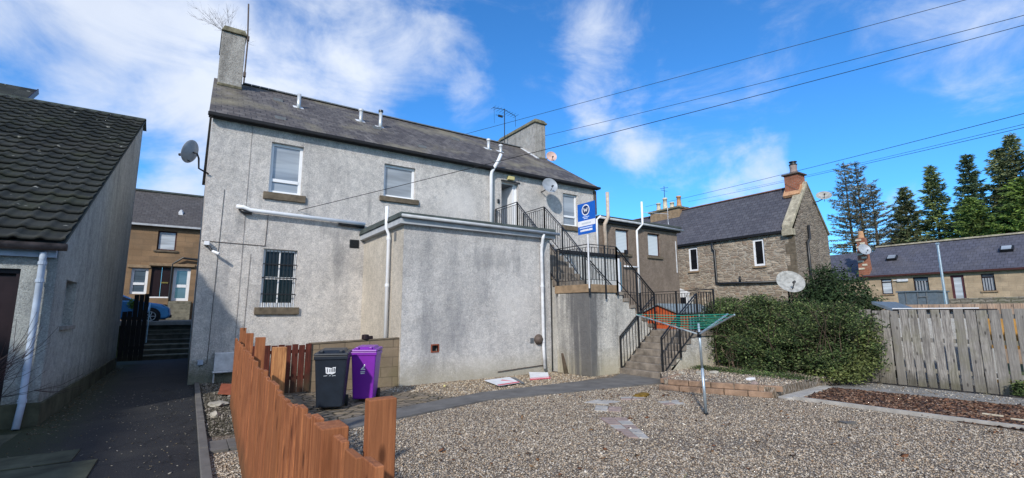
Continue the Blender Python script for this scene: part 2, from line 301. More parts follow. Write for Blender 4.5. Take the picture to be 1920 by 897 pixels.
def asphalt():
    g = G('asphalt', .72, 0, .3); a = g.noise(g.pos, 120, 3, .7); b = g.noise(g.pos, 1.2, 6, .6); e = g.noise(g.pos, 7, 6, .7)
    k = g.mix(g.ramp(a, .35, .7), (.011, .0115, .013), (.034, .034, .037)); k = g.mix(g.ramp(b, .5, .7, 0, .5), k, (.05, .048, .042))
    v = g.n('ShaderNodeTexVoronoi'); v.inputs['Scale'].default_value = 14; g.l(g.pos, v.inputs['Vector']); k = g.mix(g.ramp(v.outputs['Distance'], .06, .09, .35, 0), k, (.16, .15, .13)); vk = g.n('ShaderNodeTexVoronoi', feature='DISTANCE_TO_EDGE'); vk.inputs['Scale'].default_value = .55; wv = g.n('ShaderNodeVectorMath', operation='ADD'); g.l(g.pos, wv.inputs[0]); wn_ = g.n('ShaderNodeTexNoise'); wn_.inputs['Scale'].default_value = 2.2; wn_.inputs['Detail'].default_value = 6; g.l(g.pos, wn_.inputs['Vector']); g.l(wn_.outputs['Color'], wv.inputs[1]); g.l(wv.outputs[0], vk.inputs['Vector']); k = g.mix(g.ramp(vk.outputs['Distance'], .004, .014, .8, 0), k, (.008, .008, .008)); spx = g.n('ShaderNodeSeparateXYZ'); g.l(g.pos, spx.inputs[0]); k = g.mix(g.ramp(g.math('ADD', spx.outputs[0], g.math('MULTIPLY', e, -1.4)), -2.3, -1.8, .75, 0), k, (.035, .045, .018))
    g.col(k); g.bump(a, .8, .006); MT['asphalt'] = g.m
asphalt()
def flags():
    g = G('crazy', .9, 0, .15); v = g.n('ShaderNodeTexVoronoi', feature='DISTANCE_TO_EDGE'); v.inputs['Scale'].default_value = 4.5; v.inputs['Randomness'].default_value = 1
    vc = g.n('ShaderNodeTexVoronoi'); vc.inputs['Scale'].default_value = 4.5
    pv = g.vec(g.pos, (1, 1.5, 0)); g.l(pv, v.inputs['Vector']); g.l(pv, vc.inputs['Vector'])
    sp = g.n('ShaderNodeSeparateColor'); g.l(vc.outputs['Color'], sp.inputs[0]); nn = g.noise(g.pos, 16, 5, .6)
    k = g.mix(sp.outputs[0], (.30, .235, .16), (.19, .165, .14)); k = g.mix(g.ramp(nn, .4, .7, 0, .5), k, (.1, .085, .06)); k = g.mix(g.ramp(v.outputs['Distance'], .02, .07, 1, 0), k, (.05, .045, .03)); g.col(k)
    g.bump(g.math('ADD', g.ramp(v.outputs['Distance'], 0, .08), g.math('MULTIPLY', nn, .3)), .8, .02); MT['crazy'] = g.m
flags()
PAL = [(.20, .155, .11), (.30, .24, .185), (.24, .18, .13), (.38, .32, .26), (.27, .235, .20), (.42, .375, .32)]
gravelm('gravel', PAL); gravelm('mulch', [(.05, .03, .022), (.12, .062, .04), (.17, .10, .07)], 30, .4, (.03, .025, .025), .6)
gravelm('dirt', [(.06, .055, .04), (.10, .09, .06), (.14, .125, .10)], 16, .4, (.04, .045, .02), .6)
plain('grass_far', (.07, .085, .035), 1, 0, .4, .5)
attr('stone_mix'); attr('leafm', .9); attr('needles', .8)
g = G('tree_soft', .9); MT['tree_soft'] = g.m

def stairwall():
    m = MT['harl_stair'].copy(); t = m.node_tree; b = t.nodes['Principled BSDF']; src = b.inputs['Base Color'].links[0].from_socket
    ge = t.nodes.new('ShaderNodeNewGeometry'); sp = t.nodes.new('ShaderNodeSeparateXYZ'); t.links.new(ge.outputs['Position'], sp.inputs[0])
    mp = t.nodes.new('ShaderNodeMapping'); mp.inputs['Scale'].default_value = (6, 6, .5); t.links.new(ge.outputs['Position'], mp.inputs[0]); nn = t.nodes.new('ShaderNodeTexNoise'); nn.inputs['Scale'].default_value = 1; nn.inputs['Detail'].default_value = 6; t.links.new(mp.outputs[0], nn.inputs['Vector'])
    def M_(op, a, b_=None):
        q = t.nodes.new('ShaderNodeMath'); q.operation = op
        for i, v_ in enumerate((a, b_)):
            if v_ is None: continue
            if hasattr(v_, 'links'): t.links.new(v_, q.inputs[i])
            else: q.inputs[i].default_value = v_
        return q.outputs[0]
    # run-off streak either side of the front corner, fading down the wall
    side = M_('SUBTRACT', sp.outputs[0], M_('MULTIPLY', M_('SUBTRACT', sp.outputs[1], 9.46), .55)); dist = M_('ABSOLUTE', M_('SUBTRACT', side, 8.78)); wid = M_('ADD', M_('MULTIPLY', nn.outputs[0], 1.25), M_('MULTIPLY', sp.outputs[2], .06))
    f_ = M_('MULTIPLY', M_('SUBTRACT', wid, dist), 2.0); f2 = t.nodes.new('ShaderNodeMapRange'); t.links.new(f_, f2.inputs[0]); f2.inputs[3].default_value = 0; f2.inputs[4].default_value = .85
    mx_ = t.nodes.new('ShaderNodeMix'); mx_.data_type = 'RGBA'; t.links.new(f2.outputs[0], mx_.inputs[0]); t.links.new(src, mx_.inputs[6]); mx_.inputs[7].default_value = (.10, .10, .105, 1); t.links.new(mx_.outputs[2], b.inputs['Base Color']); MT['harl_landing'] = m
stairwall()
def rubble(name, pal, mort):
    g = G(name, .92, 0, .12); v0 = g.wallvec(); nn = g.n('ShaderNodeTexNoise'); nn.inputs['Scale'].default_value = 2.5; nn.inputs['Detail'].default_value = 2; g.l(v0, nn.inputs['Vector'])
    sb = g.n('ShaderNodeVectorMath', operation='MULTIPLY_ADD'); g.l(nn.outputs['Color'], sb.inputs[0]); sb.inputs[1].default_value = (.12, .07, 0); g.l(v0, sb.inputs[2])
    v = g.vec(sb.outputs[0], (3.1, 9.5, 1)); c = g.n('ShaderNodeTexVoronoi'); e = g.n('ShaderNodeTexVoronoi', feature='DISTANCE_TO_EDGE')
    for q in (c, e): q.inputs['Scale'].default_value = 1; q.inputs['Randomness'].default_value = .85; g.l(v, q.inputs['Vector'])
    sp = g.n('ShaderNodeSeparateColor'); g.l(c.outputs['Color'], sp.inputs[0]); rp = g.n('ShaderNodeValToRGB'); el = rp.color_ramp.elements; el[0].color = (*pal[0], 1); el[1].color = (*pal[-1], 1)
    for i, cc in enumerate(pal[1:-1]): q = el.new((i+1)/(len(pal)-1)); q.color = (*cc, 1)
    g.l(sp.outputs[0], rp.inputs[0]); d = g.noise(g.pos, 12, 5, .65); a = g.noise(g.pos, .9, 6, .6)
    k = g.mix(g.ramp(d, .35, .75, 0, .45), rp.outputs[0], tuple(x*.5 for x in pal[0])); k = g.mix(g.ramp(e.outputs['Distance'], .03, .09, 1, 0), k, mort); k = g.mix(g.ramp(a, .52, .75, 0, .5), k, (.12, .105, .09)); g.col(k)
    g.bump(g.math('ADD', g.ramp(e.outputs['Distance'], 0, .15), g.math('MULTIPLY', d, .4)), .9, .025); MT[name] = g.m
rubble('rubble', [(.20, .155, .12), (.44, .35, .26), (.30, .23, .17), (.52, .43, .33), (.27, .215, .17), (.38, .27, .19)], (.40, .35, .28))
rubble('rubble_shaded', [(.14, .115, .095), (.30, .245, .19), (.21, .165, .13), (.36, .30, .24), (.19, .155, .13)], (.26, .22, .18))  # darker copy of the front stone; the gable's shade is in these colours
# ------------------------------------------------------------------ mesh building
OFF = {}
def tag(o, label=None, cat=None, group=None, kind=None):
    if label: o['label'] = label
    if cat: o['category'] = cat
    if group: o['group'] = group
    if kind: o['kind'] = kind
    return o
def thing(name, loc, label, cat, group=None):
    o = bpy.data.objects.new(name, None); COL.objects.link(o); o.location = loc; o.empty_display_size = .1
    OFF[o.name] = Vector(loc); return tag(o, label, cat, group)
class MB:
    def __init__(s): s.v = []; s.f = []; s.smooth = False
    def add(s, vs, fs):
        n = len(s.v); s.v += [tuple(p) for p in vs]; s.f += [tuple(i+n for i in q) for q in fs]; return s
    def box(s, x0, x1, y0, y1, z0, z1):
        return s.add([(x0, y0, z0), (x1, y0, z0), (x1, y1, z0), (x0, y1, z0), (x0, y0, z1), (x1, y0, z1), (x1, y1, z1), (x0, y1, z1)],
                     [(0, 3, 2, 1), (4, 5, 6, 7), (0, 1, 5, 4), (1, 2, 6, 5), (2, 3, 7, 6), (3, 0, 4, 7)])
    def hexa(s, lo, hi):
        n = len(lo)
        return s.add(list(lo)+list(hi), [tuple(range(n-1, -1, -1)), tuple(range(n, 2*n))] + [(i, (i+1) % n, n+(i+1) % n, n+i) for i in range(n)])
    def prismz(s, poly, z0, z1): return s.hexa([(x, y, z0) for x, y in poly], [(x, y, z1) for x, y in poly])
    def prismy(s, poly, y0, y1): return s.hexa([(x, y0, z) for x, z in poly], [(x, y1, z) for x, z in poly])
    def prismx(s, poly, x0, x1): return s.hexa([(x0, y, z) for y, z in poly], [(x1, y, z) for y, z in poly])
    def bar(s, a, b, wd, ht, up=(0, 0, 1)):
        a, b = Vector(a), Vector(b); d = (b-a).normalized(); upv = Vector(up)
        if abs(d.dot(upv)) > .99: upv = Vector((1, 0, 0))
        sd = d.cross(upv).normalized()*wd/2; u = sd.cross(d).normalized()*ht/2
        return s.hexa([a-sd-u, a+sd-u, a+sd+u, a-sd+u], [b-sd-u, b+sd-u, b+sd+u, b-sd+u])
    def tube(s, pts, r, n=8, caps=True):
        pts = [Vector(p) for p in pts]; rs = r if isinstance(r, (list, tuple)) else [r]*len(pts); base = len(s.v); prev = None
        for i, p in enumerate(pts):
            d = (pts[min(i+1, len(pts)-1)]-pts[max(i-1, 0)]).normalized()
            if prev is None: a = d.orthogonal().normalized()
            else: a = (prev-d*prev.dot(d)).normalized()
            prev = a; b = d.cross(a)
            for k in range(n): t = 2*math.pi*k/n; s.v.append(tuple(p+(a*math.cos(t)+b*math.sin(t))*rs[i]))
        for i in range(len(pts)-1):
            for k in range(n): s.f.append((base+i*n+k, base+i*n+(k+1) % n, base+(i+1)*n+(k+1) % n, base+(i+1)*n+k))
        if caps: s.f.append(tuple(base+k for k in range(n-1, -1, -1))); s.f.append(tuple(base+(len(pts)-1)*n+k for k in range(n)))
        return s
    def lathe(s, c, axis, prof, n=20):      # prof: (radius, dist along axis)
        c = Vector(c); ax = Vector(axis).normalized(); a = ax.orthogonal().normalized(); b = ax.cross(a); base = len(s.v)
        for (rad, h) in prof:
            for k in range(n): t = 2*math.pi*k/n; s.v.append(tuple(c+ax*h+(a*math.cos(t)+b*math.sin(t))*rad))
        for i in range(len(prof)-1):
            for k in range(n): s.f.append((base+i*n+k, base+i*n+(k+1) % n, base+(i+1)*n+(k+1) % n, base+(i+1)*n+k))
        return s
    def build(s, name, mat, parent=None, bevel=0, smooth=False, local=False):
        me = bpy.data.meshes.new(name); off = Vector((0, 0, 0))
        if parent is not None and not local: off = OFF.get(parent.name, off)
        me.from_pydata([(x-off.x, y-off.y, z-off.z) for x, y, z in s.v] if off.length else s.v, [], s.f); me.validate(); me.update()
        o = bpy.data.objects.new(name, me); COL.objects.link(o); me.materials.append(MT[mat] if isinstance(mat, str) else mat)
        if parent is not None: o.parent = parent; OFF[o.name] = off
        if smooth: me.polygons.foreach_set('use_smooth', [True]*len(me.polygons))
        if bevel: b = o.modifiers.new('b', 'BEVEL'); b.width = bevel; b.segments = 2; b.limit_method = 'ANGLE'
        return o
def fast(name, V, F, mat, cols=None, parent=None, smooth=False):
    me = bpy.data.meshes.new(name); V = np.asarray(V, np.float32); F = np.asarray(F, np.int32); off = OFF.get(parent.name, Vector()) if parent else Vector()
    V = V - np.array(off, np.float32); k = F.shape[1]
    me.vertices.add(len(V)); me.vertices.foreach_set('co', V.ravel()); me.loops.add(F.size); me.loops.foreach_set('vertex_index', F.ravel())
    me.polygons.add(len(F)); me.polygons.foreach_set('loop_start', np.arange(0, F.size, k, dtype=np.int32)); me.polygons.foreach_set('loop_total', np.full(len(F), k, np.int32))
    if cols is not None:
        a = me.color_attributes.new('Col', 'FLOAT_COLOR', 'POINT'); c = np.ones((len(V), 4), np.float32); c[:, :3] = cols; a.data.foreach_set('color', c.ravel())
    me.update(calc_edges=True); me.validate()
    o = bpy.data.objects.new(name, me); COL.objects.link(o); me.materials.append(MT[mat])
    if parent: o.parent = parent; OFF[o.name] = off
    return o
def inpoly(X, Y, poly):
    c = np.zeros(len(X), bool); n = len(poly)
    for i in range(n):
        x1, y1 = poly[i]; x2, y2 = poly[(i+1) % n]
        t = ((y1 > Y) != (y2 > Y)); xi = (x2-x1)*(Y-y1)/((y2-y1) if y2 != y1 else 1e-9)+x1; c ^= t & (X < xi)
    return c
class Fr:           # wall frame: 'S' faces -Y at y=pl, 'W' faces -X at x=pl, 'E' faces +X
    def __init__(s, k, pl): s.k = k; s.pl = pl
    def P(s, u, w, z): return {'S': (u, s.pl-w, z), 'W': (s.pl-w, u, z), 'E': (s.pl+w, u, z)}[s.k]
    def box(s, m, u0, u1, w0, w1, z0, z1):
        a = s.P(u0, w0, z0); b = s.P(u1, w1, z1); m.box(min(a[0], b[0]), max(a[0], b[0]), min(a[1], b[1]), max(a[1], b[1]), z0, z1); return m
def wallface(m, fr, u0, u1, z0, z1, holes, depth=.16, top=None):
    us = sorted(set([u0, u1]+[h[i] for h in holes for i in (0, 1)])); zs = sorted(set([z0, z1]+[h[i] for h in holes for i in (2, 3)]))
    for i in range(len(us)-1):
        for j in range(len(zs)-1):
            cu, cz = (us[i]+us[i+1])/2, (zs[j]+zs[j+1])/2
            if any(h[0] < cu < h[1] and h[2] < cz < h[3] for h in holes): continue
            m.add([fr.P(us[i], 0, zs[j]), fr.P(us[i+1], 0, zs[j]), fr.P(us[i+1], 0, zs[j+1]), fr.P(us[i], 0, zs[j+1])], [(0, 1, 2, 3)])
    for h in holes:
        a, b, c, d = h[:4]; q = [(a, c), (b, c), (b, d), (a, d)]
        for k in range(4):
            p1, p2 = q[k], q[(k+1) % 4]; m.add([fr.P(p1[0], 0, p1[1]), fr.P(p2[0], 0, p2[1]), fr.P(p2[0], -depth, p2[1]), fr.P(p1[0], -depth, p1[1])], [(0, 1, 2, 3)])
def window(par, fr, u0, u1, z0, z1, rec=.1, fw=.065, frame='upvc', pane='glass_pale', sill=None, mull=(), trans=(), name='window', sillm='stone_sill', so=.12):
    m = MB(); d = .06; a = -rec-d; b = -rec
    fr.box(m, u0, u0+fw, a, b, z0, z1); fr.box(m, u1-fw, u1, a, b, z0, z1); fr.box(m, u0+fw, u1-fw, a, b, z0, z0+fw); fr.box(m, u0+fw, u1-fw, a, b, z1-fw, z1)
    for t in trans: zz = z0+(z1-z0)*t; fr.box(m, u0+fw, u1-fw, a, b+.012, zz-fw*.55, zz+fw*.55)
    for t in mull: q = u0+(u1-u0)*t; fr.box(m, q-fw*.35, q+fw*.35, a, b+.008, z0+fw, z1-fw)
    wo = m.build(name, frame, par, .006)
    p = MB(); fr.box(p, u0+fw*.5, u1-fw*.5, a+.01, a+.03, z0+fw*.5, z1-fw*.5); p.build('pane', pane, wo)
    if sill:
        q = MB(); fr.box(q, u0-so, u1+so, -rec, .07, z0-sill, z0-.002); q.build('sill', sillm, wo, .01)
    return wo
def roofslab(m, p, th=.08):     # p: 4 points of the top face
    p = [Vector(x) for x in p]; n = (p[1]-p[0]).cross(p[3]-p[0]).normalized(); n = n if n.z > 0 else -n
    m.hexa([x-n*th for x in p], p)

# ------------------------------------------------------------------ the ground
def smooth(t): t = np.clip(t, 0, 1); return t*t*(3-2*t)
def gz(X, Y):
    a = 1.30*smooth((Y-24.35)/.3); b = 1.9*smooth((X-15)/22); return np.maximum(a, b*smooth((X-14)/4))-.03
xs = np.unique(np.concatenate([np.linspace(-900, -12, 12), np.arange(-12, 46, .75), np.linspace(46, 1400, 14)])); ys = np.unique(np.concatenate([np.linspace(-600, -8, 10), np.arange(-8, 42, .6), np.linspace(42, 1500, 14)]))
XX, YY = np.meshgrid(xs, ys); ZZ = gz(XX, YY); nx, ny = len(xs), len(ys)
ii = (np.arange(ny-1)[:, None]*nx+np.arange(nx-1)[None]).ravel()
tag(fast('ground', np.stack([XX.ravel(), YY.ravel(), ZZ.ravel()], 1), np.stack([ii, ii+1, ii+1+nx, ii+nx], 1), 'grass_far'), kind='structure')
def sheet(name, poly, z, mat, kind='structure', th=.02):
    o = MB().prismz(poly, z-th, z).build(name, mat); return tag(o, kind=kind)
sheet('gravel', [(.30, -6), (16, -6), (16, 10.8), (8.3, 14.3), (.30, 14.3)], -.004, 'gravel')
sheet('alley', [(-6, -6), (.24, -6), (.24, 22.7), (-6, 22.7)], .006, 'asphalt')
PATH = [(.9, 7.12), (2.2, 7.44), (3.6, 7.85), (4.95, 8.20), (6.9, 7.92), (8.5, 7.78), (9.6, 7.62), (9.98, 8.05), (9.98, 9.46), (9.2, 9.0), (7.7, 9.0), (5.3, 9.02), (3.6, 8.55), (2.1, 8.02), (.9, 7.66)]
sheet('path', PATH, .022, 'concrete_dark', th=.05)
MULCH = [(9.88, -4), (9.95, 1.8), (9.9, 4.75), (11.9, 5.0), (12.3, 2.2), (12.6, -4)]
sheet('mulch_bed', MULCH, .012, 'mulch')
CRAZY = [(1.0, 7.75), (2.1, 8.1), (3.6, 8.62), (4.5, 8.85), (4.3, 9.7), (3.7, 10.4), (2.6, 11.0), (1.0, 11.2)]
sheet('crazy_paving', CRAZY, .014, 'crazy')
DIRT = [(.36, 8.1), (.72, 8.1), (.84, 11), (.9, 14.1), (.36, 14.1)]
sheet('soil_strip', DIRT, .008, 'dirt')
BED = [(8.85, 7.1), (9.15, 6.3), (9.72, 5.12), (11.75, 5.25), (13.3, 5.0), (13.3, 9.0), (12.4, 9.4), (12.3, 8.07), (9.85, 8.02)]
m = MB().prismz(BED, -.02, .20); tag(m.build('raised_bed', 'gravel'), kind='structure')
sheet('border_strip', [(12.35, -4), (13.25, -4), (13.25, 4.9), (11.95, 5.1), (12.35, 2.2)], .03, 'concrete', th=.05)
sheet('road', [(-40, 25.2), (60, 25.2), (60, 29.6), (-40, 29.6)], 1.275, 'asphalt'); sheet('pavement', [(-6, 24.2), (14, 24.2), (14, 25.2), (-6, 25.2)], 1.40, 'concrete', th=.15)
sheet('far_pavement', [(-40, 29.6), (20, 29.6), (20, 31.95), (-40, 31.95)], 1.38, 'concrete', th=.13)
for i, (a, b) in enumerate([((-4.2, 8.4), (-1.9, 9.9)), ((-4.2, 6.9), (-1.75, 8.35)), ((-1.72, 7.7), (-1.0, 8.3)), ((-1.7, 6.4), (-.75, 7.6))]):
    tag(MB().box(a[0], b[0], a[1], b[1], -.01, .012+.004*i).build('concrete_slab', 'concrete_green', bevel=.006), kind='structure')
# kerb between alley and garden
m = MB(); y = 1.
while y < 14.0:
    m.box(.235, .335, y, y+.89, -.05, .055+random.uniform(-.006, .006)); y += .9
tag(m.build('kerb', 'concrete_dark', bevel=.008), kind='structure')
tag(MB().box(.34, .55, 7.18, 7.72, -.03, .03).box(.555, .80, 7.2, 7.7, -.03, .034).build('slab_crossing', 'concrete_dark', bevel=.006), kind='structure')
m = MB(); pts = [(9.98, -4), (10.0, 1.8), (9.86, 4.85)]
for i in range(2): m.bar((*pts[i], .02), (*pts[i+1], .02), .06, .08)
tag(m.build('bed_edging', 'slab_grey'), kind='structure')
m = MB().prismz([(9.72, 4.9), (9.95, 4.8), (11.9, 5.02), (12.2, 5.3), (11.5, 5.22), (9.75, 5.1)], -.02, .035); tag(m.build('bed_border', 'slab_grey', bevel=.01), kind='structure')

# stones scattered as real geometry
OCT = np.array([(1, 0, 0), (-1, 0, 0), (0, 1, 0), (0, -1, 0), (0, 0, 1), (0, 0, -1)], np.float32)
OF = np.array([(0, 2, 4), (2, 1, 4), (1, 3, 4), (3, 0, 4), (2, 0, 5), (1, 2, 5), (3, 1, 5), (0, 3, 5)], np.int32)
def scatter(name, P, size, pal, flat=.6, elong=1.4, mat='stone_mix', jit=.25):
    n = len(P); s = rng.uniform(size[0], size[1], (n, 1, 1))*np.exp(rng.normal(0, .22, (n, 1, 1)))
    T = OCT[None]*s*np.stack([rng.uniform(.8, elong, n), rng.uniform(.6, 1, n), rng.uniform(flat*.6, flat, n)], 1)[:, None, :]
    T = T+rng.normal(0, .22, T.shape)*s
    a = rng.uniform(0, 6.28, n); c, sn = np.cos(a)[:, None], np.sin(a)[:, None]
    x = T[..., 0]*c-T[..., 1]*sn; y = T[..., 0]*sn+T[..., 1]*c; z = T[..., 2]+x*rng.normal(0, .3, (n, 1))
    V = np.stack([x, y, z], 2)+P[:, None, :]; F = (OF[None]+6*np.arange(n)[:, None, None]).reshape(-1, 3)
    pal = np.array(pal); c = pal[rng.integers(0, len(pal), n)]*rng.uniform(1-jit, 1+jit, (n, 1))
    o = fast(name, V.reshape(-1, 3), F, mat, np.repeat(c, 6, 0)); return tag(o, kind='stuff')
def ptsin(poly, dens, zf=0., excl=()):
    a = np.array(poly); lo, hi = a.min(0), a.max(0); n = int((hi-lo).prod()*dens); X = rng.uniform(lo[0], hi[0], n); Y = rng.uniform(lo[1], hi[1], n)
    k = inpoly(X, Y, poly)
    for e in excl: k &= ~inpoly(X, Y, e)
    return np.stack([X[k], Y[k], np.full(k.sum(), zf)], 1)
PAV = [[(6.30, 6.95), (6.55, 6.55), (6.98, 6.62), (6.72, 7.02)], [(5.95, 6.3), (6.25, 5.95), (6.55, 6.2), (6.3, 6.62)], [(5.08, 4.72), (5.28, 4.52), (6.0, 5.6), (5.62, 5.85)], [(7.05, 6.72), (7.45, 6.5), (7.75, 6.72), (7.3, 6.95)], [(7.35, 5.9), (7.75, 5.75), (7.95, 6.1), (7.5, 6.2)]]
PALS = [(.55, .46, .35), (.46, .36, .26), (.33, .24, .165), (.68, .61, .51), (.27, .235, .205), (.47, .375, .275), (.57, .50, .41), (.40, .355, .31)]
near = [(.8, 2.0), (4, .0), (7.9, .4), (9.8, 1.2), (9.85, 4.75), (9.6, 5.05), (8.7, 7.2), (9.4, 7.6), (8.5, 7.75), (4.95, 8.15), (.9, 7.1), (.62, 4)]
P1 = ptsin(near, 2500, .004, PAV[2:3]); d = np.hypot(P1[:, 0], P1[:, 1]); P1 = P1[rng.uniform(0, 1, len(P1)) < np.clip(6.5/d, .45, 1)]
pv = np.zeros(len(P1), bool)
for e in PAV: pv |= inpoly(P1[:, 0], P1[:, 1], e)
P1 = P1[~pv | (rng.uniform(0, 1, len(P1)) < .10)]; cov = .5+.5*np.sin(P1[:, 0]*1.3+.8*np.sin(P1[:, 1]*1.7))*np.sin(P1[:, 1]*1.1+.6*P1[:, 0]); P1 = P1[rng.uniform(0, 1, len(P1)) < np.clip(1.35-.85*cov**2, 0, 1)]
scatter('gravel_stones', P1, (.0068, .0122), PALS)
scatter('gravel_stones', ptsin(near, 40, .008), (.014, .022), PALS)
scatter('dead_leaves', ptsin(near, 5, .022), (.016, .03), [(.22, .09, .04), (.3, .16, .07), (.12, .07, .04)], .12, 1.8)
scatter('gravel_stones', ptsin([(4.3, 8.95), (7.7, 9.05), (9.8, 9.4), (8.9, 10.3), (8.7, 10.9), (4.2, 10.9), (3.6, 10.5)], 750, .004), (.012, .019), [(.55, .45, .32), (.42, .31, .2), (.62, .55, .45), (.3, .24, .18)])
scatter('gravel_stones', ptsin([(.34, 2), (.62, 2), (.68, 7.1), (.34, 7.1)], 2400, .004), (.009, .015), PALS)
scatter('gravel_stones', ptsin(BED, 500, .205), (.012, .02), PALS)
scatter('soil_crumbs', ptsin(DIRT, 700, .012), (.01, .028), [(.10, .09, .07), (.2, .18, .15), (.06, .055, .04), (.32, .29, .25)])
scatter('leaf_litter', ptsin([(-1.8, 4), (.2, 4), (.2, 14), (-1.8, 14)], 34, .01), (.006, .016), [(.3, .28, .24), (.16, .13, .08), (.22, .2, .16)], .3)
scatter('leaf_litter', ptsin([(-1.8, 9.6), (-1.45, 9.6), (-1.6, 20), (-1.83, 20)], 170, .012), (.01, .02), [(.10, .08, .05), (.16, .13, .08), (.22, .2, .16)], .3)
scatter('bark_chips', ptsin(MULCH, 900, .022), (.012, .03), [(.16, .075, .045), (.09, .045, .03), (.22, .12, .075), (.06, .04, .035), (.30, .2, .14)], .3, 2.2)
scatter('border_grit', ptsin([(12.35, -2), (13.2, -2), (13.2, 4.9), (12.3, 4.9)], 160, .034), (.01, .02), [(.4, .36, .3), (.5, .46, .4), (.2, .15, .1)])

# ------------------------------------------------------------------ main house
FY = 14.14; EZ = 6.88; RY, RZ = 18.14, 9.58
H = thing('terraced_house', (7, 16, 0), 'two storey grey harled house, slate roof, two chimneys, outside stair to its upper door', 'house')
S = Fr('S', FY)
W1 = (1.52, 2.35, 4.98, 6.42); W2 = (4.72, 5.76, 5.30, 6.36); WB = (1.52, 2.36, 1.86, 3.42); W3 = (12.03, 12.80, 5.1, 6.42); DR = (9.10, 9.86, 4.35, 6.46)
m = MB(); wallface(m, S, .10, 13.80, 0, EZ, [W1, W2, WB, W3, DR], .17)
m.add([(.10, FY, 0), (.10, 22.1, 0), (.10, 22.1, EZ), (.10, RY, RZ-.05), (.10, FY, EZ)], [(0, 1, 2, 3, 4)])
m.add([(13.80, FY, 0), (13.80, 22.1, 0), (13.80, 22.1, EZ), (13.3, RY, RZ-.05), (13.80, FY, EZ)], [(4, 3, 2, 1, 0)])
m.add([(.10, 22.1, 0), (13.80, 22.1, 0), (13.80, 22.1, EZ), (.10, 22.1, EZ)], [(3, 2, 1, 0)])
m.build('wall', 'harl_house', H)
m = MB(); roofslab(m, [(.0, FY-.14, EZ+.0), (13.92, FY-.14, EZ+.0), (13.25, RY, RZ+.06), (.05, RY, RZ+.06)], .07); roofslab(m, [(.05, RY+.002, RZ+.06), (13.25, RY+.002, RZ+.06), (13.9, 22.3, EZ), (0, 22.3, EZ)], .07)
roof = m.build('roof', 'slate_house', H)
m = MB()
for i in range(46): m.bar((.9+.27*i, RY, RZ+.075), (.9+.27*i+.262, RY, RZ+.075), .20, .05)
m.build('ridge_tiles', 'lead', roof, .01)
ch = MB().box(.15, .83, 17.2, 19.0, 8.6, 10.93).build('chimney', 'harl_chim', roof, .02)
m = MB().hexa([(.12, 17.13, 10.93), (.87, 17.13, 10.93), (.87, 19.07, 10.93), (.12, 19.07, 10.93)], [(.2, 17.2, 11.14), (.80, 17.2, 11.14), (.80, 19.0, 11.14), (.2, 19.0, 11.14)]); m.build('cope', 'cope_moss', ch, .02)
MB().box(.135, .845, 17.18, 17.6, 9.02, 9.12).build('base_course', 'cope_moss', ch, .02)
ch = MB().box(12.84, 13.45, 17.0, 20.2, 8.3, 10.58).build('chimney', 'harl_chim', roof, .02)
MB().box(12.77, 13.52, 16.93, 20.27, 10.58, 10.66).hexa([(12.80, 16.96, 10.66), (13.49, 16.96, 10.66), (13.49, 20.24, 10.66), (12.80, 20.24, 10.66)], [(12.88, 17.04, 10.80), (13.41, 17.04, 10.80), (13.41, 20.16, 10.80), (12.88, 20.16, 10.80)]).build('cope', 'cope_moss', ch, .015)
MB().box(12.79, 13.5, 16.95, 17.2, 8.72, 8.90).build('base_course', 'cope_moss', ch, .015)
m = MB(); m.bar((12.80, 16.75, 8.72), (12.80, 18.2, 9.68), .12, .06); m.build('flashing', 'upvc_old', ch)
MB().prismy([(0, 0), (.0, 0), (0, 0)], 0, 0)
MB().box(-.02, 13.92, FY-.24, FY-.14, EZ-.10, EZ-.012).box(.0, 13.9, FY-.14, FY-.003, EZ-.11, EZ-.08).build('gutter', 'gutter_black', H, .01)
for x, y, z0, z1, cap in ((2.49, 16.5, 8.35, 9.03, 0), (4.57, 16.5, 8.32, 8.93, 1), (5.2, 16.2, 8.1, 8.93, 2), (9.97, 16.5, 8.32, 8.92, 1), (10.58, 16.5, 8.3, 8.79, 1)):
    m = MB().tube([(x, y, z0), (x, y, z1)], .062, 14); fl = m.build('flue', 'flue_metal', roof, 0, True)
    if cap: MB().tube([(x, y, z1), (x, y, z1+.07)], .085, 14).build('cowl', 'black_plastic' if cap == 2 else 'upvc_old', fl)
    MB().hexa([(x-.16, y-.2, EZ+.675*(y-.2-FY)+.03), (x+.16, y-.2, EZ+.675*(y-.2-FY)+.03), (x+.16, y+.16, EZ+.675*(y+.16-FY)+.03), (x-.16, y+.16, EZ+.675*(y+.16-FY)+.03)],
              [(x-.16, y-.2, EZ+.675*(y-.2-FY)+.07), (x+.16, y-.2, EZ+.675*(y-.2-FY)+.07), (x+.16, y+.16, EZ+.675*(y+.16-FY)+.08), (x-.16, y+.16, EZ+.675*(y+.16-FY)+.08)]).build('lead_slate', 'upvc_old', fl)
for x, y in ((1.9, 16.9), (1.75, 14.75), (6.2, 14.75), (8.6, 16.9), (9.3, 14.8), (5.0, 16.0)):
    z = EZ+.675*(y-FY)+.075
    MB().hexa([(x-.14, y-.1, z-.07), (x+.14, y-.1, z-.07), (x+.14, y+.14, z+.09), (x-.14, y+.14, z+.09)], [(x-.14, y-.1, z+.03), (x+.14, y-.1, z+.03), (x+.14, y+.14, z+.12), (x-.14, y+.14, z+.12)]).build('roof_vent', 'lead', roof)
window(H, S, *W1, fw=.08, sill=.20, trans=(.26,)); window(H, S, *W2, fw=.08, sill=.16); window(H, S, *W3, fw=.075, sill=.19, trans=(.30,), so=.1)
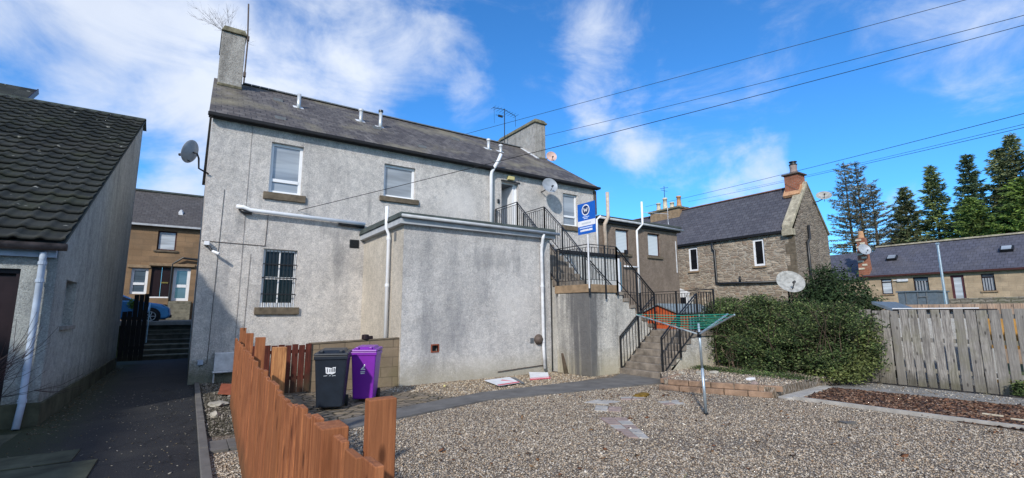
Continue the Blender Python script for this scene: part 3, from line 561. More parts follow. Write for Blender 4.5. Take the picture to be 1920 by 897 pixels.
for (a, b, z0, z1, tw) in ((*W1, .26), (*W2, 0), (*W3, .3)):
    m = MB(); S.box(m, a+.10, b-.10, -.118, -.104, z0+(z1-z0)*tw+.07, z0+(z1-z0)*tw+.10)
wb = window(H, S, *WB, fw=.06, pane='glass_dark', sill=.19, trans=(.5,), mull=(.5,))
m = MB(); S.box(m, WB[0]+.06, WB[1]-.06, -.155, -.135, WB[2]+.06, WB[2]+.26); m.build('shutter_board', 'stone_tan', wb)
m = MB(); S.box(m, WB[0]+.07, WB[0]+.30, -.155, -.140, WB[2]+.27, WB[2]+.62); m.build('interior_blind', 'curtain', wb)
m = MB(); S.box(m, WB[0]+.0, WB[1]-.0, -.09, -.02, WB[2]+.002, WB[2]+.12); m.build('bottom_rail', 'upvc_old', wb)
for k in range(9):
    x = WB[0]+.06+.09*k; m = MB().tube([(x, FY-.03, WB[2]+.0), (x, FY-.03, WB[3]-.04)], .0085, 6); m.build('bar', 'black_iron', wb)
for z in (WB[2]+.35, WB[2]+.78, WB[2]+1.15): MB().bar((WB[0]-.0, FY-.022, z), (WB[1]+.0, FY-.022, z), .008, .03).build('crossbar', 'black_iron', wb)
# upper door, open inward on a white lobby
m = MB(); S.box(m, DR[0]+.0, DR[1]-.0, -1.2, -1.15, DR[2], DR[3]); S.box(m, DR[0]+.62, DR[1]+.02, -1.2, -.172, DR[2], DR[3]+.02); S.box(m, DR[0]-.06, DR[0]-.02, -1.2, -.172, DR[2], DR[3]+.02); dn = m.build('door_lobby', 'white_paint', H)
m = MB(); S.box(m, DR[0]-.02, DR[1]+.02, -1.2, -.18, DR[3]-.06, DR[3]+.04); m.build('lobby_ceiling', 'lead', dn)
m = MB(); S.box(m, DR[1]-.17, DR[1]-.12, -.95, -.16, DR[2]+.02, DR[3]-.12); dd = m.build('door', 'upvc', H)
m = MB(); S.box(m, DR[0], DR[0]+.05, -.2, -.14, DR[2], DR[3]); S.box(m, DR[1]-.05, DR[1], -.2, -.14, DR[2], DR[3]); S.box(m, DR[0], DR[1], -.2, -.14, DR[3]-.05, DR[3]); m.build('door_frame', 'upvc', H)
m = MB(); S.box(m, DR[0]-.02, DR[1]+.06, -.01, .03, DR[3]+.003, DR[3]+.05); m.build('lintel', 'black_plastic', H)
m = MB(); S.box(m, 9.34, 9.62, 0.0, .12, 6.53, 6.68); m.build('door_light', 'yellow', H, .02)
m = MB(); S.box(m, 8.92, 9.0, 0.0, .04, 5.6, 5.75); kb = m.build('entry_keypad', 'black_plastic', H, .01)
# long white waste pipe across the facade, brackets
m = MB().tube([(.80, FY-.09, 4.47), (.95, FY-.13, 4.46), (1.12, FY-.13, 4.40), (4.15, FY-.13, 4.33)], .055, 12); wp = m.build('waste_pipe', 'upvc', H, 0, True)
MB().tube([(.88, FY-.05, 4.42), (.98, FY-.10, 4.34), (1.16, FY-.10, 4.33)], .05, 10).build('pipe_elbow', 'black_plastic', wp, 0, True)
MB().tube([(3.4, FY-.07, 4.27), (4.15, FY-.07, 4.25)], .05, 10).build('black_pipe', 'black_plastic', wp, 0, True)
m = MB().tube([(8.60, FY-.10, 4.3), (8.60, FY-.10, 6.55), (8.60, FY-.14, 6.68), (8.80, FY-.28, 7.12), (8.90, FY-.28, 7.36)], .062, 12); m.build('soil_pipe', 'upvc', H, 0, True)
m = MB()
for i, z in enumerate(np.linspace(3.62, 3.8, 6)): m.box(3.77, 4.02, FY-.03, FY-.005, z, z+.022)
m.box(3.76, 4.03, FY-.012, FY-.001, 3.6, 3.85); m.build('air_vent', 'black_plastic', H)
m = MB().tube([(.46, FY-.012, .5), (.50, FY-.012, 4.9)], .005, 5).tube([(.46, FY-.012, .5), (.3, FY-.012, .42)], .005, 5); m.build('cable', 'black_plastic', H)
m = MB().tube([(1.02, FY-.012, .9), (1.02, FY-.012, 6.8)], .0035, 5).tube([(1.19, FY-.012, .8), (1.22, FY-.012, 3.25)], .004, 5).tube([(.12, FY-.015, 3.52), (1.55, FY-.015, 3.49)], .008, 5).tube([(1.54, FY-.012, 3.5), (1.56, FY-.012, 4.35)], .007, 5); m.build('cable', 'rust', H)
m = MB().box(.26, .38, FY-.06, FY-.001, .46, .58); m.build('socket_box', 'pipe_blue', H, .01)
# gas meter box
m = MB().box(.60, 1.02, FY-.22, FY-.002, .30, .74).box(.58, 1.04, FY-.24, FY-.002, .26, .30); gb = m.build('meter_box', 'upvc_old', H, .015)
MB().tube([(.62, FY-.12, .02), (.62, FY-.12, .27)], .02, 8).build('gas_pipe', 'upvc_old', gb)
# flat projection in white harl beside the stairs, part of the house block
m = MB().box(10.12, 13.38, 12.62, FY-.003, .0, 3.72); m.build('rear_projection', 'harl_white', H)
MB().box(10.10, 13.46, 12.54, FY-.005, 3.722, 3.84).build('projection_coping', 'gutter_black', H, .01)
MB().box(13.34, 13.44, 12.57, 12.61, .0, 3.70).build('corner_board', 'upvc', H)
MB().tube([(13.78, FY-.08, 4.0), (13.78, FY-.08, 5.5), (13.9, FY-.2, 5.65)], .045, 10).build('downpipe', 'upvc', H, 0, True)
MB().box(13.70, 13.85, FY-.03, FY+.2, 5.72, EZ-.14).build('corner_trim', 'rust', H)

# ------------------------------------------------------------------ extension
E = thing('flat_roof_extension', (6.4, 12.4, 0), 'single storey grey harled box extension with flat felt roof in front of the house', 'extension')
EX0, EX1, EY0, ETZ = 4.19, 8.74, 10.93, 3.84
m = MB(); wallface(m, Fr('S', EY0), EX0+.003, EX1, 0, ETZ, [(5.0, 5.16, .76, .90)], .12)
m.add([(EX1, EY0, 0), (EX1, FY-.003, 0), (EX1, FY-.003, ETZ), (EX1, EY0, ETZ)], [(0, 1, 2, 3)]); m.build('wall', 'harl_ext', E)
MB().add([(EX0, EY0-.002, 0), (EX0, FY-.003, 0), (EX0, FY-.003, ETZ), (EX0, EY0-.002, ETZ)], [(3, 2, 1, 0)]).build('side_wall', 'harl_cream', E)
MB().box(4.06, 8.86, 10.80, FY-.004, 3.842, 3.99).build('fascia', 'fascia_grey', E, .006)
MB().hexa([(4.02, 10.76, 3.992), (8.90, 10.76, 3.992), (8.90, FY-.005, 3.992), (4.02, FY-.005, 3.992)], [(4.06, 10.80, 4.13), (8.84, 10.80, 4.13), (8.84, FY-.005, 4.16), (4.06, FY-.005, 4.16)]).build('roof', 'felt', E, .008)
MB().tube([(4.05, 10.72, 4.02), (8.95, 10.72, 3.98)], .042, 10).build('gutter', 'fascia_grey', E, 0, True)
dp = MB().tube([(4.02, 11.72, 4.42), (4.02, 11.72, 3.85), (4.09, 11.72, 3.7), (4.09, 11.72, .3)], .042, 10).build('downpipe', 'upvc', E, 0, True)
for z in (2.35, 3.55): MB().tube([(4.09, 11.72, z), (4.09, 11.72, z+.07)], .055, 10).build('collar', 'upvc', dp)
dp = MB().tube([(8.38, 10.75, 3.95), (8.38, 10.80, 3.78), (8.38, 10.86, 3.5), (8.40, 10.86, .75), (8.42, 10.84, .12)], .046, 10).build('downpipe', 'upvc_old', E, 0, True)
for z in (.85, 2.4, 3.6): MB().tube([(8.385, 10.86, z), (8.385, 10.86, z+.06)], .058, 10).build('collar', 'upvc_old', dp)
m = MB(); fr = Fr('S', EY0); fr.box(m, 4.97, 5.0, -.06, .012, .73, .93); fr.box(m, 5.16, 5.19, -.06, .012, .73, .93); fr.box(m, 5.0, 5.16, -.06, .012, .73, .76); fr.box(m, 5.0, 5.16, -.06, .012, .90, .93); vb = m.build('brick_vent', 'terracotta', E)
MB().box(5.0, 5.16, EY0+.1, EY0+.119, .76, .9).build('vent_back', 'black_plastic', vb)
m = MB().lathe((8.26, EY0-.002, .93), (0, -1, 0), [(.14, 0), (.15, .03), (.14, .06), (.10, .09), (.09, .12), (.03, .14), (0.001, .14)], 24); m.build('flue_outlet', 'rust', E, 0, True)
m = MB(); [m.box(7.98, 8.10, EY0-.02, EY0-.002, .84+.03*k, .857+.03*k) for k in range(5)]; m.build('air_grille', 'lead', E)
MB().box(EX0-.02, EX0-.001, 11.42, 11.54, 3.5, 3.72).build('side_grille', 'lead', E)
m = MB(); m.tube([(6.9, 10.905, .14), (8.5, 10.905, .22)], .012, 6); m.build('base_pipe', 'rust', E)

# ------------------------------------------------------------------ brown wing to the right
B = thing('brown_rear_wing', (16.5, 15.5, 0), 'two storey brown rendered wing with flat dark roof edge, between grey house and stone cottage', 'house')
WA = (14.95, 15.78, 4.19, 5.24); WC = (17.02, 17.86, 4.19, 5.24)
m = MB(); S2 = Fr('S', FY+.01); wallface(m, S2, 13.86, 19.12, 0, 5.42, [WA, WC], .14)
m.add([(19.12, FY+.01, 0), (19.12, 22, 0), (19.12, 22, 5.42), (19.12, FY+.01, 5.42)], [(0, 1, 2, 3)]); m.build('wall', 'harl_brown', B)
MB().box(13.86, 19.26, FY-.12, 22, 5.42, 5.60).build('fascia', 'gutter_black', B)
MB().box(13.86, 19.30, FY-.16, 22, 5.602, 5.70).build('roof', 'felt', B, .01)
MB().tube([(13.86, FY-.2, 5.58), (19.36, FY-.2, 5.52)], .05, 10).build('gutter', 'fascia_grey', B, 0, True)
window(B, S2, *WA, frame='brown_frame', pane='blind', sill=.12, rec=.08, so=.1, fw=.05); window(B, S2, *WC, frame='brown_frame', pane='blind', sill=.12, rec=.08, so=.1, fw=.05)
MB().tube([(14.22, FY-.1, 4.0), (14.22, FY-.1, 4.85), (14.08, FY-.22, 5.1), (14.05, FY-.26, 5.3), (14.22, FY-.3, 5.62), (14.22, FY-.3, 6.68)], .075, 12).build('soil_pipe', 'pipe_tan', B, 0, True)
MB().tube([(16.2, FY-.08, 1.6), (16.2, FY-.08, 5.25), (16.42, FY-.24, 5.55), (16.42, FY-.24, 6.56)], .05, 10).tube([(15.3, FY-.08, 3.62), (16.2, FY-.08, 3.62)], .035, 8).build('downpipe', 'upvc', B, 0, True)
MB().box(14.75, 15.15, FY-.05, FY+.005, 2.6, 3.8).build('blue_door', 'blue_door', B)
MB().box(18.95, 18.98, FY-.03, FY, 3.5, 5.0).build('conduit', 'upvc_old', B)
MB().box(15.2, 15.35, FY-.3, FY-.2, 4.12, 4.3).build('window_box', 'gutter_black', B)
m = MB().tube([(16.5, FY-.2, 6.1), (18.4, FY-.1, 6.25)], .012, 5).tube([(18.4, FY-.1, 5.75), (18.4, FY-.1, 6.55)], .015, 5)
for k in range(5): m.tube([(18.25, FY-.25, 5.95+.12*k), (18.55, FY+.05, 5.95+.12*k)], .008, 4)
o = m.build('roof_aerial', 'upvc_old'); tag(o, 'small aerial on a white arm above the roof edge of the brown rendered wing', 'aerial')

# ------------------------------------------------------------------ stone house, gable towards us
T = thing('stone_cottage', (24.7, 16, .8), 'two storey rubble stone cottage with slate roof, coped gable and red brick chimney', 'house')
TX, TY, TE, TRX, TRZ, TX2 = 23.0, 10.63, 5.45, 24.76, 7.82, 26.5
WF = Fr('W', TX); V1 = (12.07, 12.63, 3.88, 5.2); V2 = (15.75, 16.33, 3.90, 5.2)
m = MB(); wallface(m, WF, TY, 22, .0, TE, [V1, V2], .12); m.build('front_wall', 'rubble', T)
m = MB().add([(TX, TY, 0), (TX2, TY, 0), (TX2, TY, TE), (TRX, TY, TRZ), (TX, TY, TE)], [(0, 1, 2, 3, 4)]).add([(TX2, TY, 0), (TX2, 22, 0), (TX2, 22, TE), (TX2, TY, TE)], [(0, 1, 2, 3)]); m.build('gable_wall', 'rubble_shaded', T)
m = MB(); roofslab(m, [(TX-.14, TY+.3, TE+.0), (TX-.14, 22, TE+.0), (TRX, 22, TRZ+.05), (TRX, TY+.3, TRZ+.05)], .08); roofslab(m, [(TRX, TY+.3, TRZ+.05), (TRX, 22, TRZ+.05), (TX2+.14, 22, TE), (TX2+.14, TY+.3, TE)], .08); rf = m.build('roof', 'slate_x', T)
m = MB(); [m.bar((TRX, TY+.4+.3*k, TRZ+.07), (TRX, TY+.69+.3*k, TRZ+.07), .18, .05) for k in range(37)]; m.build('ridge_tiles', 'clay_ridge', rf)
m = MB(); m.hexa([(TX-.2, TY-.03, TE-.02), (TX-.2, TY+.42, TE-.02), (TRX, TY+.42, TRZ+.0), (TRX, TY-.03, TRZ+.0)], [(TX-.2, TY-.03, TE+.22), (TX-.2, TY+.42, TE+.22), (TRX, TY+.42, TRZ+.22), (TRX, TY-.03, TRZ+.22)]); m.box(TX-.22, TX+.1, TY-.05, TY+.45, TE-.28, TE+.02); m.build('skew', 'cope_pale', T, .02)
m = MB(); m.hexa([(TX2+.15, TY-.03, TE), (TX2+.15, TY+.42, TE), (TRX, TY+.42, TRZ+.02), (TRX, TY-.03, TRZ+.02)], [(TX2+.15, TY-.03, TE+.18), (TX2+.15, TY+.42, TE+.18), (TRX+.002, TY+.42, TRZ+.2), (TRX+.002, TY-.03, TRZ+.2)]); m.build('skew', 'cope_moss', T, .02)
ch = MB().box(24.26, 24.98, 10.78, 11.42, 7.0, 8.38).build('chimney', 'red_brick', T)
MB().box(24.17, 25.07, 10.69, 11.51, 8.38, 8.45).build('cap_slab', 'rust', ch, .01); MB().lathe((24.62, 11.1, 8.42), (0, 0, 1), [(.19, 0), (.16, .3), (.17, .5), (.12, .5)], 16).build('chimney_pot', 'pink_stone', ch)
MB().lathe((24.62, 11.1, 8.92), (0, 0, 1), [(.14, 0), (.19, .02), (.19, .06), (.13, .08), (.13, .14), (.18, .16), (.18, .2), (0.001, .24)], 16).build('cowl', 'black_plastic', ch)
MB().hexa([(24.2, 10.72, 7.25), (24.6, 10.72, 7.7), (24.6, 11.5, 7.7), (24.2, 11.5, 7.25)], [(24.12, 10.72, 7.35), (24.45, 10.72, 7.85), (24.45, 11.5, 7.85), (24.12, 11.5, 7.35)]).build('flashing', 'terra_pot', ch)
window(T, WF, *V1, rec=.05, fw=.10, pane='glass_dark', sill=.10, sillm='stone_tan', so=.05); window(T, WF, *V2, rec=.05, fw=.09, pane='glass_dark', sill=.10, sillm='stone_tan', so=.05)
MB().box(TX-.16, TX-.05, TY+.45, 22, TE-.12, TE-.0).build('gutter', 'gutter_black', T)
MB().tube([(TX-.1, 14.75, TE-.1), (TX-.1, 14.75, 5.0), (TX-.1, 14.65, 4.9), (TX-.1, 14.65, 3.2), (TX-.1, 14.4, 3.12), (TX-.1, 11.15, 3.05)], .06, 10).tube([(TX-.1, 13.35, 3.1), (TX-.1, 13.35, 3.42)], .05, 8).build('waste_pipe', 'black_plastic', T, 0, True)
MB().tube([(24.3, TY-.1, 5.75), (24.3, TY-.1, 5.1), (24.05, TY-.1, 4.95), (24.05, TY-.1, 1.4)], .06, 8).build('gable_pipe', 'black_plastic', T, 0, True)
m = MB()
for k in range(9): m.box(TX-.012, TX+.05, TY-.012, TY+(.42 if k % 2 else .26), .6+.53*k, .6+.53*k+.52)
m.build('quoin', 'stone_sill', T, .01)
# porch with white bargeboards
m = MB().box(22.3, 22.96, 16.1, 17.0, .9, 2.5); pc = m.build('porch', 'harl_white', T)
MB().bar((22.27, 17.1, 3.1), (22.27, 15.9, 2.62), .05, .16).bar((22.26, 16.05, 2.6), (22.26, 17.05, 2.6), .04, .3).box(22.24, 22.29, 16.95, 17.1, .9, 3.0).box(22.24, 22.29, 15.95, 16.1, .9, 2.6).build('bargeboard', 'upvc', pc); MB().box(22.25, 22.295, 16.12, 16.93, 1.0, 2.45).build('door', 'glass_dark', pc)
# chimney stack of the far end
ch = MB().box(24.4, 25.2, 17.8, 20.0, 7.3, 8.0).build('chimney', 'stone_tan', T, .01); MB().box(24.3, 25.3, 17.7, 20.1, 8.0, 8.1).build('cap_slab', 'cope_moss', ch)
for k, (h, mm) in enumerate(((.72, 'terra_pot'), (.42, 'pot_buff'), (.80, 'pot_buff'), (.56, 'pot_buff'))):
    MB().lathe((24.8, 18.05+.52*k, 8.1), (0, 0, 1), [(.17, 0), (.13, h*.5), (.12, h*.85), (.15, h*.86), (.15, h), (.1, h)], 14).build('chimney_pot', mm, ch, 0, True)
m = MB().tube([(24.8, 19.1, 8.1), (24.8, 19.1, 9.7)], .02, 6).tube([(24.8, 18.8, 9.55), (24.8, 19.4, 9.6)], .012, 5).tube([(24.5, 19.1, 9.4), (25.1, 19.1, 9.4)], .012, 5)
tag(m.build('roof_aerial', 'black_iron'), 'thin aerial standing among the pale pots of the far chimney stack', 'aerial')

# ------------------------------------------------------------------ cottage row far right
C = thing('cottage_row', (41.5, 5, 1.8), 'long single storey sandstone cottage row with blue grey slate roof below the conifers', 'house')
WR = Fr('W', 40.0); holes = [(12.42, 13.05, 2.80, 3.84), (10.45, 11.25, 2.4, 3.86), (8.72, 9.36, 1.85, 3.86), (7.35, 7.94, 2.83, 3.86), (4.4, 5.0, 2.83, 3.86), (2.0, 2.6, 2.83, 3.86)]
m = MB(); wallface(m, WR, -8, 14.0, 1.2, 4.12, holes, .12); m.build('wall', 'sandstone_pale', C)
m = MB(); wallface(m, Fr('W', 40.1), 14.0, 21, 1.2, 3.9, [], .12); m.build('end_wall', 'sandstone_pale', C)
m = MB(); roofslab(m, [(39.86, -8, 4.12), (39.86, 14.05, 4.12), (43, 14.05, 6.40), (43, -8, 6.40)], .08); roofslab(m, [(43, -8, 6.4), (43, 14.05, 6.4), (46.1, 14.05, 4.1), (46.1, -8, 4.1)], .08); rf = m.build('roof', 'slate_row', C)
m = MB(); roofslab(m, [(39.9, 14.06, 3.9), (39.9, 21, 3.9), (43, 21, 6.15), (43, 14.06, 6.15)], .08); m.build('end_roof', 'slate_row', C)
MB().bar((43, -8, 6.46), (43, 14.05, 6.46), .25, .10).build('ridge_tiles', 'cope_pale', rf)
MB().box(39.74, 39.86, -8, 14.05, 4.0, 4.12).build('gutter', 'brown_frame', C)
for h, k in zip(holes, 'wwdwww'):
    if k == 'w': window(C, WR, *h, rec=.06, fw=.06, frame='door_dark', pane='glass_white' if h[0] > 12 else 'glass_mid', sill=.1, sillm='stone_tan', so=.08, trans=(.8,))
    else: window(C, WR, *h, rec=.06, fw=.13, frame='door_maroon', pane='glass_white', name='door')
for y in (7.5, 7.62, 7.74, 7.86, 10.65, 10.8, 10.95, 11.1): MB().box(40.03, 40.05, y-.04, y+.03, 2.85, 3.6).build('curtain', 'curtain', C)
for y in (12.68, 6.87):
    z = 4.12+.726*(41.5-39.86); o = MB().hexa([(41.3, y-.3, z-.1), (41.3, y+.3, z-.1), (41.7, y+.3, z+.18), (41.7, y-.3, z+.18)], [(41.2, y-.3, z+.03), (41.2, y+.3, z+.03), (41.6, y+.3, z+.30), (41.6, y-.3, z+.30)]).build('skylight', 'black_iron', rf); MB().hexa([(41.23, y-.22, z+.02), (41.23, y+.22, z+.02), (41.55, y+.22, z+.26), (41.55, y-.22, z+.26)], [(41.17, y-.22, z+.05), (41.17, y+.22, z+.05), (41.5, y+.22, z+.30), (41.5, y-.22, z+.30)]).build('pane', 'glass_pale', o)
ch = MB().hexa([(39.95, 13.65, 4.1), (40.6, 13.65, 4.1), (40.6, 14.3, 4.1), (39.95, 14.3, 4.1)], [(39.95, 13.75, 6.9), (40.5, 13.75, 6.9), (40.5, 14.2, 6.9), (39.95, 14.2, 6.9)]).build('chimney', 'red_brick', C)
m = MB()
for k in range(9): m.box(39.9, 39.97, 13.7 if k % 2 else 13.9, 14.0 if k % 2 else 14.25, 4.6+.26*k, 4.73+.26*k)
m.build('corner_stones', 'pot_buff', ch); MB().lathe((40.2, 13.98, 6.9), (0, 0, 1), [(.2, 0), (.16, .5), (.12, .5)], 12).build('chimney_pot', 'terra_pot', ch)
MB().tube([(40.0, 11.9, 3.6), (39.93, 11.9, 3.7), (39.9, 12.3, 3.7)], .03, 5).box(39.9, 39.98, 11.5, 12.1, 3.62, 3.78).build('wall_lamps', 'upvc_old', C)

# ------------------------------------------------------------------ left building
LX = -1.83; LY = 10.42
A = thing('neighbour_garage_house', (-6, 15, 0), 'grey harled neighbour building on the left with steep dark pantile roof and blank gable', 'house')
m = MB(); WE = Fr('E', LX)
NI = (11.25, 12.2, 1.5, 2.30)
# gable wall with the blocked window niche
us = [LY, NI[0], NI[1], 19.85]; top = lambda y: 2.82+(y-LY)*(8.02-2.82)/(19.45-LY) if y < 19.45 else 8.02
m.add([(LX, LY, 0), (LX, NI[0], 0), (LX, NI[0], top(NI[0])), (LX, LY, top(LY))], [(0, 1, 2, 3)])
m.add([(LX, NI[1], 0), (LX, 19.85, 0), (LX, 19.85, 8.02), (LX, 19.45, 8.02), (LX, NI[1], top(NI[1]))], [(0, 1, 2, 3, 4)])
m.add([(LX, NI[0], 0), (LX, NI[1], 0), (LX, NI[1], NI[2]), (LX, NI[0], NI[2])], [(0, 1, 2, 3)]); m.add([(LX, NI[0], NI[3]), (LX, NI[1], NI[3]), (LX, NI[1], top(NI[1])), (LX, NI[0], top(NI[0]))], [(0, 1, 2, 3)])
for (p1, p2) in (((NI[0], NI[2]), (NI[1], NI[2])), ((NI[1], NI[2]), (NI[1], NI[3])), ((NI[1], NI[3]), (NI[0], NI[3])), ((NI[0], NI[3]), (NI[0], NI[2]))):
    m.add([(LX, *p1), (LX, *p2), (LX-.14, *p2), (LX-.14, *p1)], [(0, 1, 2, 3)])
m.add([(LX-.14, NI[0], NI[2]), (LX-.14, NI[1], NI[2]), (LX-.14, NI[1], NI[3]), (LX-.14, NI[0], NI[3])], [(0, 1, 2, 3)])
fr = Fr('S', LY); wallface(m, fr, -14, LX, 0, 2.82, [(-4.9, -2.24, 0, 2.41)], .2); m.add([(LX, 19.85, 0), (-14, 19.85, 0), (-14, 19.85, 8.0), (LX, 19.85, 8.0)], [(0, 1, 2, 3)])
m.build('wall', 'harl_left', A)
MB().box(-14, LX+.035, LY-.035, LY+.0, 0, .36).box(LX-.0, LX+.035, LY, 19.88, 0, .34).build('plinth', 'concrete_green', A, .01)
MB().box(LX-.1, LX+.05, NI[0]-.08, NI[1]+.08, NI[2]-.07, NI[2]-.002).build('window_sill', 'concrete', A, .008)
m = MB().box(-4.9, -2.24, LY+.14, LY+.19, 0, 2.41); gd = m.build('garage_door', 'dark_wood', A); 
MB().box(-2.30, -2.24, LY+.08, LY+.14, 0, 2.41).box(-4.9, -2.30, LY+.08, LY+.14, 2.34, 2.41).build('door_frame', 'door_dark', A)
for k in range(7): MB().box(-4.86+.37*k, -4.86+.37*k+.355, LY+.125, LY+.139, .2, 2.3).build('door_plank', 'door_dark', gd)
MB().box(-4.8, -2.4, LY+.1, LY+.124, .1, .95).build('lower_panel', 'fence_red', gd)
# pantile roof as real waves and courses
s0 = np.array([LY-.14, 2.83]); s1 = np.array([19.5, 8.14]); Ls = np.hypot(*(s1-s0)); dirv = (s1-s0)/Ls; nv = np.array([-dirv[1], dirv[0]])
X0, X1 = -14., LX+.09; NU = int((X1-X0)/.30*10); ncr = 25; sv = []; hv = []
for k in range(ncr):
    a, b = k*Ls/ncr, (k+1)*Ls/ncr
    for t, h_ in ((0., .0), (-.10, .012), (-.12, .062), (-.06, .072), (.9, .012)): sv.append(a+(b-a)*t); hv.append(h_)
U = np.linspace(X0, X1, NU+1); sv = np.array(sv); hv = np.array(hv)
ph = (U/.30) % 1; wave = np.where(ph < .45, np.sin(ph/.45*math.pi)*.034, 0.)
SS, UU = np.meshgrid(sv, U, indexing='ij'); HH = hv[:, None]+wave[None, :]+.03
V = np.stack([UU, s0[0]+dirv[0]*SS+nv[0]*HH, s0[1]+dirv[1]*SS+nv[1]*HH], 2).reshape(-1, 3); nu = NU+1
ii = (np.arange(len(sv)-1)[:, None]*nu+np.arange(nu-1)[None]).ravel()
rf = fast('roof', V, np.stack([ii, ii+1, ii+1+nu, ii+nu], 1), 'pantile', None, A)
m = MB(); roofslab(m, [(X0, s0[0], s0[1]), (X1-.02, s0[0], s0[1]), (X1-.02, s1[0], s1[1]), (X0, s1[0], s1[1])], .05); m.build('roof_underlay', 'felt', A)
m = MB(); m.add([(X0, 19.5, 8.17), (X1, 19.5, 8.17), (X1, 20.0, 7.95), (X0, 20.0, 7.95)], [(0, 1, 2, 3)]); [m.bar((X1-.30*k-.295, 19.5, 8.17), (X1-.30*k, 19.5, 8.17), .16, .07) for k in range(40)]; m.build('ridge_tiles', 'felt', rf)
m = MB(); n = 12; m.tube([(-14, LY-.21, 2.74), (LX+.12, LY-.21, 2.76)], .062, 10); gt = m.build('gutter', 'gutter_old', A, 0, True)
MB().box(-14, LX-.02, LY-.09, LY-.002, 2.60, 2.72).build('fascia', 'pipe_blue', A)
dp = MB().tube([(-1.99, LY-.15, 2.68), (-1.99, LY-.10, 2.55), (-1.99, LY-.10, .35), (-1.99, LY-.24, .02)], .045, 12).build('downpipe', 'pipe_blue', A, 0, True)
for z in (.38, 2.2, 2.48): MB().tube([(-1.99, LY-.10, z), (-1.99, LY-.10, z+.05)], .055, 12).build('collar', 'pipe_blue', dp)
# higher roof behind on the left
m = MB(); roofslab(m, [(-14, 19.3, 7.4), (-5.0, 19.3, 7.4), (-5.0, 22, 9.42), (-14, 22, 9.42)], .1); m.build('upper_roof', 'pantile', A)
MB().prismx([(19.4, 7.0), (22, 7.0), (22, 9.30), (19.4, 7.35)], -5.2, -5.06).build('upper_gable', 'pipe_blue', A); MB().bar((-4.98, 19.25, 7.32), (-4.98, 22.0, 9.36), .03, .18).build('bargeboard', 'door_dark', A)

# ------------------------------------------------------------------ alley steps and what stands by them
m0 = thing('alley_steps', (-.9, 22.6, 0), 'dark worn stone steps climbing from the alley to the street', 'steps')
seq = [(22.55, .16), (22.85, .32), (23.15, .48), (23.45, .64), (24.0, .80), (24.3, .96), (24.6, 1.12), (24.9, 1.30)]
seq = [(22.55, .18), (22.88, .36), (23.2, .54), (23.52, .70), (23.95, .90), (24.2, 1.06), (24.42, 1.22), (24.64, 1.37)]
for i, (y, z) in enumerate(seq):
    y1 = seq[i+1][0] if i < len(seq)-1 else 25.0
    o = MB().box(-1.9, .14, y, y1-.002, 0, z-.055).build('step', 'step_alley', m0); MB().box(-1.9, .14, y-.03, y1-.033, z-.053, z).build('nosing', 'step_edge' if i in (0, 1, 2, 7) else 'step_alley', o, .01)
o = thing('alley_gate', (-1.5, 21, 0), 'tall dark timber gate beside the alley steps', 'gate')
for k in range(5): MB().box(-1.90+.14*k, -1.90+.14*k+.13, 21.0, 21.04, .12, (1.78 if k < 2 else 2.38)+.02*math.sin(k*2)).build('board', 'dark_wood', o)
MB().box(-1.92, -1.2, 21.04, 21.08, .5, .6).box(-1.92, -1.2, 21.04, 21.08, 1.5, 1.6).build('crossbar', 'dark_wood', o)
o = thing('handrail', (-1.15, 22.5, 0), 'pale metal handrail rising beside the alley steps', 'handrail')
MB().tube([(-1.52, 22.0, .55), (-1.52, 22.0, 1.35), (-1.35, 22.8, 1.6), (-1.3, 23.4, 2.1)], .02, 6).build('rail', 'galv', o); MB().tube([(-1.3, 23.4, .6), (-1.3, 23.4, 2.1)], .02, 6).build('post', 'galv', o)

# ------------------------------------------------------------------ sandstone row across the street
D = thing('sandstone_terrace', (-2, 33, 1.3), 'brown sandstone terrace across the street seen through the alley', 'house')
SD = Fr('S', 32.0); hd = [(-2.72, -2.0, 2.75, 4.12), (-1.88, -.97, 2.62, 4.22), (-.90, -.12, 2.40, 4.22), (-1.77, -.92, 5.15, 6.22), (1.2, 2.2, 5.15, 6.22), (-5, -4, 5.15, 6.22), (1.3, 2.3, 2.6, 4.0)]
m = MB(); wallface(m, SD, -14, 10, 1.2, 6.5, hd, .15); m.build('wall', 'sandstone', D)
m = MB(); roofslab(m, [(-14, 31.85, 6.52), (10, 31.85, 6.52), (10, 35.5, 9.05), (-14, 35.5, 9.05)], .08); roofslab(m, [(-14, 35.5, 9.05), (10, 35.5, 9.05), (10, 39, 6.5), (-14, 39, 6.5)], .08); rf = m.build('roof', 'slate_far', D)
MB().box(-14, 10, 31.72, 31.86, 6.42, 6.52).build('gutter', 'fascia_grey', D); MB().bar((-14, 35.5, 9.1), (10, 35.5, 9.1), .2, .1).build('ridge_tiles', 'felt', rf)
MB().hexa([(-1.0, 33.1, 7.3), (-.76, 33.1, 7.3), (-.76, 33.4, 7.6), (-1.0, 33.4, 7.6)], [(-.92, 33.1, 7.65), (-.84, 33.1, 7.65), (-.84, 33.3, 7.72), (-.92, 33.3, 7.72)]).build('roof_vent', 'upvc_old', rf)
window(D, SD, *hd[0], pane='glass_mid', fw=.12, trans=(.4,)); window(D, SD, *hd[3], frame='brown_frame', pane='glass_white', sill=.1, fw=.07); window(D, SD, *hd[4], frame='brown_frame', pane='glass_white', sill=.1)
window(D, SD, *hd[2], pane='glass_mid', fw=.15, trans=(.45,), name='door'); window(D, SD, *hd[5]); window(D, SD, *hd[6])
dm = MB(); SD.box(dm, -1.88, -1.43, -.15, -.1, 2.62, 4.22); SD.box(dm, -1.42, -.97, -.15, -.1, 2.62, 4.22); dd = dm.build('double_door', 'door_dark', D, .01)
